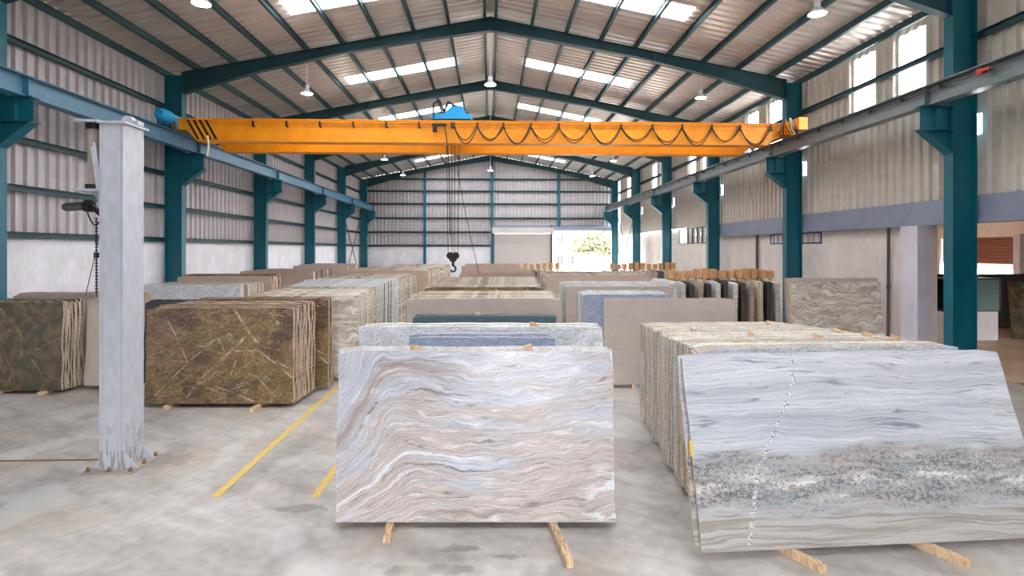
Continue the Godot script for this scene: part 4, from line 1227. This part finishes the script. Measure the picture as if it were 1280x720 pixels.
	# the slab leaning by itself before the right wall
	pack("streaky pair before the right wall", Vector2(8.65, 15.7), Vector2(11.3, 15.6), Vector2(8.62, 15.85), Vector2(11.32, 15.75), 2, 2.08, 2.2, {
		"faces": [M.wave, M.plain], "edges": [M.edge_cream, M.edge_brown], "lean": 0.09, "front": "streaky beige-grey slab propped before the right wall beside the downpipe", "rest": "plain slab", "jh": 0.0})

	# racks on the right whose slabs are seen end-on between timber posts
	var kinds := []
	for k in 6:
		var e: Material = [M.edge_white, M.edge_dark, M.edge_cream, M.edge_dark, M.edge_grey, M.edge_brown][k]
		kinds.append(slab_mesh(2.6, 1.88, 0.08, [M.pale, M.charcoal, M.wave, M.charcoal, M.plain, M.tan][k], e, 0.012))
	for rack in [[6.25, 10.15, 20.2, 13, "near right rack"], [6.1, 9.6, 29.2, 11, "far right rack"], [1.6, 3.6, 29.5, 6, "far centre rack"]]:
		var n: int = rack[3]
		for i in n:
			var x: float = lerpf(rack[0], rack[1], (i + 0.5) / n)
			var kind: int = [0, 0, 1, 4, 1, 0, 3, 0, 3, 4, 2, 1, 0][i % 13]
			if rack[4] != "near right rack":
				kind = [4, 5, 1, 5, 4, 2][i % 6]
			var k3 := 2 if rack[4] == "near right rack" else 1
			for j in k3:
				var tilt := 0.015 if i % 2 else -0.015
				var b := Basis(Vector3.UP, PI / 2) * Basis(Vector3.RIGHT, tilt)
				var hs := (0.98 + rng.randf() * 0.05) * (1.02 if i > 9 else 1.0)
				var s := put("stone_plate", kinds[kind], null, Vector3(x + (j - 0.5 * (k3 - 1)) * 0.085 - tilt * 0.9 - 0.03 - 0.04, 0.09, -rack[2] + rng.randf_range(-0.03, 0.05)), b.scaled_local(Vector3(1, hs, 1)))
				tag(s, "%s slab seen end-on, %s from the left in the %s" % ["dark" if kind in [1, 3] else "pale", nth(i * k3 + j + 1), {"near right rack": "rack by the second right column", "far right rack": "farther right rack", "far centre rack": "farthest rack beside the open door"}[rack[4]]], "stone slab", "slabs in the " + rack[4])
			var p := thing("timber_post", "%s orange timber post from the left in the %s" % [nth(i + 1), {"near right rack": "rack by the second right column", "far right rack": "farther right rack", "far centre rack": "farthest rack beside the open door"}[rack[4]]], "post", Vector3(x + 0.04, 0, -rack[2] + 0.45), 0.0, "timber posts of the " + rack[4])
			var m := MB.new()
			m.span(Vector3(-0.035, 0, -0.05), Vector3(0.035, 2.1, 0.05))
			put("upright", m.mesh(M.wood_orange), p)
			m = MB.new()
			m.span(Vector3(-0.10, 2.08, -0.08), Vector3(0.11 + 0.02 * sin(i * 3.1), 2.39 + 0.05 * sin(i * 5.1), 0.09))
			put("head_block", m.mesh(M.wood_orange), p)
		for z: float in [-0.9, 0.9]:
			var m := MB.new()
			m.span(Vector3(-(rack[1] - rack[0]) / 2 - 0.2, 0, -0.06), Vector3((rack[1] - rack[0]) / 2 + 0.2, 0.085, 0.06))
			tag(put("timber_bearer", m.mesh(M.wood), null, Vector3((rack[0] + rack[1]) / 2, 0, -rack[2] + z)), ("near" if z > 0.0 else "far") + " timber under the " + {"near right rack": "rack by the second right column", "far right rack": "farther right rack", "far centre rack": "farthest rack beside the open door"}[rack[4]], "timber", "bearers under the " + rack[4])

	# wooden wedges left on the pack tops
	var big := [["on top of the big right pack, leftmost of its wedges", 3.05, 8.3], ["on top of the big right pack, second from its left", 3.55, 7.5], ["on top of the big right pack, nearest the leaning slabs' middle", 4.3, 7.2], ["on the big right pack, farthest of the three toward the right wall", 5.0, 7.9], ["on top of the big right pack, second nearest its right front corner", 5.1, 7.4], ["on top of the big right pack, nearest its right front corner", 5.2, 7.0], ["far back on top of the big right pack", 4.7, 9.3]]
	for b in big:
		chip(b[1], 1.985 - 0.18 * (b[2] - 6.33) / 3.67, b[2], "wedge " + b[0])
	chip(-0.85, 1.965, 6.43, "left wooden wedge on top of the middle foreground pack")
	chip(0.42, 1.965, 6.39, "right wooden wedge on top of the middle foreground pack")
	chip(0.63, 2.0, 8.1, "wooden wedge on the speckled white slab behind the middle pack")
	chip(-0.25, 1.79, 11.3, "wooden wedge on the dark slate slab in the centre row")
	chip(0.2, 2.04, 12.4, "wooden wedge on the plain grey-beige centre pack")


# ---------------------------------------------------------------- annex contents
func build_annex_things() -> void:
	var c := thing("glass_cabinet", "dark glass display case on a white plinth beyond the nearest right column", "cabinet", Vector3(16.45, 0, -18.9))
	var m := MB.new()
	m.span(Vector3(-1.0, 0, -0.4), Vector3(0.9, 0.98, 0.4))
	put("plinth", m.mesh(M.white_wall), c)
	m = MB.new()
	for p in [[-1.0, -0.4], [-1.0, 0.36], [0.96, -0.4], [0.96, 0.36]]:
		m.span(Vector3(p[0], 0.98, p[1]), Vector3(p[0] + 0.04, 2.1, p[1] + 0.04))
	m.span(Vector3(-1.0, 2.06, -0.4), Vector3(1.0, 2.12, 0.4))
	m.span(Vector3(-1.0, 0.98, -0.4), Vector3(1.0, 1.02, 0.4))
	put("frame", m.mesh(M.black), c)
	m = MB.new()
	m.span(Vector3(-0.96, 1.02, 0.375), Vector3(0.96, 2.06, 0.385))
	put("glass_front", m.mesh(mat(c8(52, 104, 106), 0.5, 0.0)), c)
	m = MB.new()
	m.span(Vector3(-0.96, 1.02, -0.38), Vector3(0.96, 2.06, -0.36))
	put("back_panel", m.mesh(M.teal_dark), c)
	rng.seed = 9
	var k0 := slab_mesh(2.1, 2.15, 0.04, M.charcoal, M.edge_dark)
	var k1 := slab_mesh(2.1, 2.0, 0.04, M.dark, M.edge_dark)
	var spots := [[15.9, 21.5, 0, "dark slab standing behind the glass display case in the neighbouring hall"], [18.2, 21.4, 0, "dark slab right of the glass display case in the neighbouring hall"], [20.4, 21.3, 0, "dark slab farthest right in the neighbouring hall's back row"], [19.2, 18.6, 1, "veined olive slab leaning in front of the dark ones in the neighbouring hall"]]
	for p in spots:
		var s := put("stone_plate", k1 if p[2] else k0, null, Vector3(p[0], 0.0, -p[1]), Basis(Vector3.UP, -0.25 if p[2] else 0.0) * Basis(Vector3.RIGHT, -0.12))
		tag(s, p[3], "stone slab", "dark slabs in the neighbouring hall")


# ---------------------------------------------------------------- the yard outside the far door
func build_yard() -> void:
	var g := struct("ground")
	var m := MB.new()
	m.span(Vector3(-80, -0.4, -160), Vector3(80, -0.05, -51.6))
	m.span(Vector3(-80, -0.4, 9.0), Vector3(80, -0.05, 90))
	m.span(Vector3(22.3, -0.4, -51.6), Vector3(80, -0.05, 9.0))
	m.span(Vector3(-80, -0.4, -51.6), Vector3(-12.2, -0.05, 9.0))
	put("paving", m.mesh(mat(c8(160, 154, 146), 0.9, 0.0, M.tex_floor, 0.05)), g)
	var b := thing("white_building", "white two-storey building outside the far open door", "building", Vector3(9.5, -0.05, -84))
	m = MB.new()
	m.span(Vector3(-9, 0, -8), Vector3(3.4, 9.5, 0))
	put("wall", m.mesh(mat(c8(142, 141, 144), 0.8)), b)
	m = MB.new()
	m.span(Vector3(-9.2, 9.5, -8.2), Vector3(3.6, 9.8, 0.2))
	put("roof_slab", m.mesh(M.white_wall), b)
	m = MB.new()
	m.span(Vector3(-9, 2.9, 0), Vector3(3.4, 3.4, 0.06))
	put("blue_band", m.mesh(mat(c8(120, 160, 200), 0.7)), b)
	var wm := MB.new()
	wm.span(Vector3(-0.5, 0, 0), Vector3(0.5, 1.3, 0.05))
	var win := wm.mesh(M.charcoal)
	var fm := MB.new()
	fm.span(Vector3(-0.58, -0.08, 0), Vector3(0.58, 0, 0.1))
	fm.span(Vector3(-0.58, 1.3, 0), Vector3(0.58, 1.38, 0.1))
	fm.span(Vector3(-0.58, 0, 0), Vector3(-0.5, 1.3, 0.1))
	fm.span(Vector3(0.5, 0, 0), Vector3(0.58, 1.3, 0.1))
	fm.span(Vector3(-0.02, 0, 0), Vector3(0.02, 1.3, 0.08))
	var frame := fm.mesh(M.white_wall)
	for y in [0.9, 4.2, 7.2]:
		for x in [-7.2, -5.2, -3.2, -1.0, 1.0, 2.6]:
			var w := put("window", win, b, Vector3(x, y, 0))
			put("frame", frame, w)
	var p := thing("utility_pole", "grey utility pole with a transformer outside the far door", "pole", Vector3(9.7, -0.05, -68))
	m = MB.new()
	m.tube(Vector3.ZERO, Vector3(0, 5.2, 0), 0.13, 0.1)
	put("mast", m.mesh(M.steel), p)
	m = MB.new()
	m.span(Vector3(-0.7, 4.5, -0.06), Vector3(0.7, 4.62, 0.06))
	put("crossarm", m.mesh(M.steel), p)
	m = MB.new()
	m.tube(Vector3(0, 3.5, 0.3), Vector3(0, 4.3, 0.3), 0.25, 0.25, 12)
	put("transformer", m.mesh(M.lintel), p)
	rng.seed = 31
	var leaf := MB.new()
	leaf.tri(Vector3(0, -0.13, 0), Vector3(-0.07, 0.02, 0.02), Vector3(0, 0.15, 0))
	leaf.tri(Vector3(0, -0.13, 0), Vector3(0, 0.15, 0), Vector3(0.07, 0.02, 0.02))
	var lm := mat(c8(122, 128, 92), 0.7)
	lm.cull_mode = BaseMaterial3D.CULL_DISABLED
	lm.backlight_enabled = true
	lm.backlight = Color(0.16, 0.16, 0.08)
	var leafmesh := leaf.mesh(lm)
	for tr in [[12.9, 74.0, 6.6, 2.9, "rounded yellow-green tree outside the far door, nearest the white building"], [15.9, 72.0, 6.2, 2.8, "yellow-green tree at the right side of the far doorway"], [18.6, 79.0, 8.0, 3.4, "taller yellow-green tree behind the others outside the far door"]]:
		var t := thing("leafy_tree", tr[4], "tree", Vector3(tr[0], -0.05, -tr[1]), 0.0, "trees outside the far door")
		m = MB.new()
		m.tube(Vector3.ZERO, Vector3(0, tr[2] * 0.45, 0), 0.16, 0.1)
		for k in 5:
			m.tube(Vector3(0, tr[2] * 0.42, 0), Vector3(cos(k * 1.26) * tr[3] * 0.6, tr[2] * 0.75, sin(k * 1.26) * tr[3] * 0.6), 0.08, 0.03, 6)
		put("trunk", m.mesh(M.rust), t)
		var mm := MultiMesh.new()
		mm.transform_format = MultiMesh.TRANSFORM_3D
		mm.mesh = leafmesh
		mm.instance_count = 5000
		for i in 5000:
			var cl := rng.randi() % 9
			var cc := Vector3(cos(cl * 2.4), 0.0, sin(cl * 2.4)) * float(tr[3]) * 0.55 * sqrt(cl / 8.0) + Vector3(0, tr[2] * (0.6 + 0.05 * (cl % 4)), 0)
			var v := Vector3(rng.randfn(), rng.randfn(), rng.randfn()).normalized() * float(tr[3]) * 0.5 * pow(rng.randf(), 0.4)
			mm.set_instance_transform(i, Transform3D(Basis(Vector3(rng.randfn(), rng.randfn(), rng.randfn()).normalized(), rng.randf() * TAU).scaled(Vector3.ONE * rng.randf_range(1.3, 2.6)), cc + v))
		var mi := MultiMeshInstance3D.new()
		mi.name = "foliage"
		mi.multimesh = mm
		mi.set_meta("kind", "stuff")
		t.add_child(mi)
	var yw := thing("boundary_wall", "low pale boundary wall outside the far door", "wall", Vector3(14, -0.05, -66))
	m = MB.new()
	m.span(Vector3(-9, 0, -0.1), Vector3(9, 1.0, 0.1))
	m.span(Vector3(-9.05, 1.0, -0.16), Vector3(9.05, 1.08, 0.16))
	put("masonry", m.mesh(mat(c8(160, 152, 134), 0.8)), yw)


func _ready() -> void:
	# camera: level, turned 2.2 degrees right, lens shifted down
	var cam := Camera3D.new()
	cam.name = "camera"
	cam.projection = Camera3D.PROJECTION_FRUSTUM
	cam.near = 0.05
	cam.far = 400.0
	cam.size = 0.05 * 720.0 / 700.0
	cam.frustum_offset = Vector2(0, -0.05 * 48.0 / 700.0)
	cam.position = Vector3(0, 3.1, 0)
	cam.rotation.y = -atan(27.0 / 700.0)
	add_child(cam)
	cam.current = true
	var env := Environment.new()
	env.background_mode = Environment.BG_SKY
	var sm := ProceduralSkyMaterial.new()
	sm.sky_top_color = Color(0.93, 0.95, 0.98)
	sm.sky_horizon_color = Color(1.0, 0.99, 0.97)
	sm.ground_bottom_color = Color(0.62, 0.58, 0.52)
	sm.ground_horizon_color = Color(0.8, 0.78, 0.74)
	sm.sky_energy_multiplier = 4.8
	sm.ground_energy_multiplier = 1.6
	env.sky = Sky.new()
	env.sky.sky_material = sm
	env.tonemap_mode = Environment.TONE_MAPPER_LINEAR
	env.tonemap_exposure = 1.0
	env.sdfgi_enabled = true
	env.ssao_enabled = true
	env.ssil_enabled = true
	var we := WorldEnvironment.new()
	we.name = "world"
	we.environment = env
	add_child(we)

	make_materials()
	build_walls()
	build_ceiling()
	build_annex()
	var fl := ["nearest teal portal frame, its columns at the photo's left and right edges", "second teal portal frame, where the orange crane stands", "third teal portal frame, first one behind the orange crane", "fourth teal portal frame counted from the camera", "fifth teal portal frame, with bracing rods beyond it", "last teal portal frame against the far gable wall"]
	for k in 6:
		portal_frame(D0 + k * BAY, fl[k])
	rail_beam(-1.0)
	rail_beam(1.0)
	build_crane()
	build_slabs()
	build_pillar()
	var rows := ["in the first row, nearest the camera", "in the second row, above the orange crane", "in the third row, behind the orange crane", "in the fourth row, seen below the crane", "in the fifth row, seen small below the crane", "in the last row before the gable wall"]
	for k in 6:
		if k == 5:
			break
		for x in [-6.7, 0.0, 7.9]:
			lamp(x, D0 + k * BAY + 0.2, 8.8 if x != 0.0 else 9.2, "white pendant lamp %s %s" % ["left of the ridge" if x < 0.0 else ("under the ridge" if x == 0.0 else "right of the ridge"), rows[k]])
	build_brace(-1.0)
	build_brace(1.0)
	build_annex_things()
	build_yard()
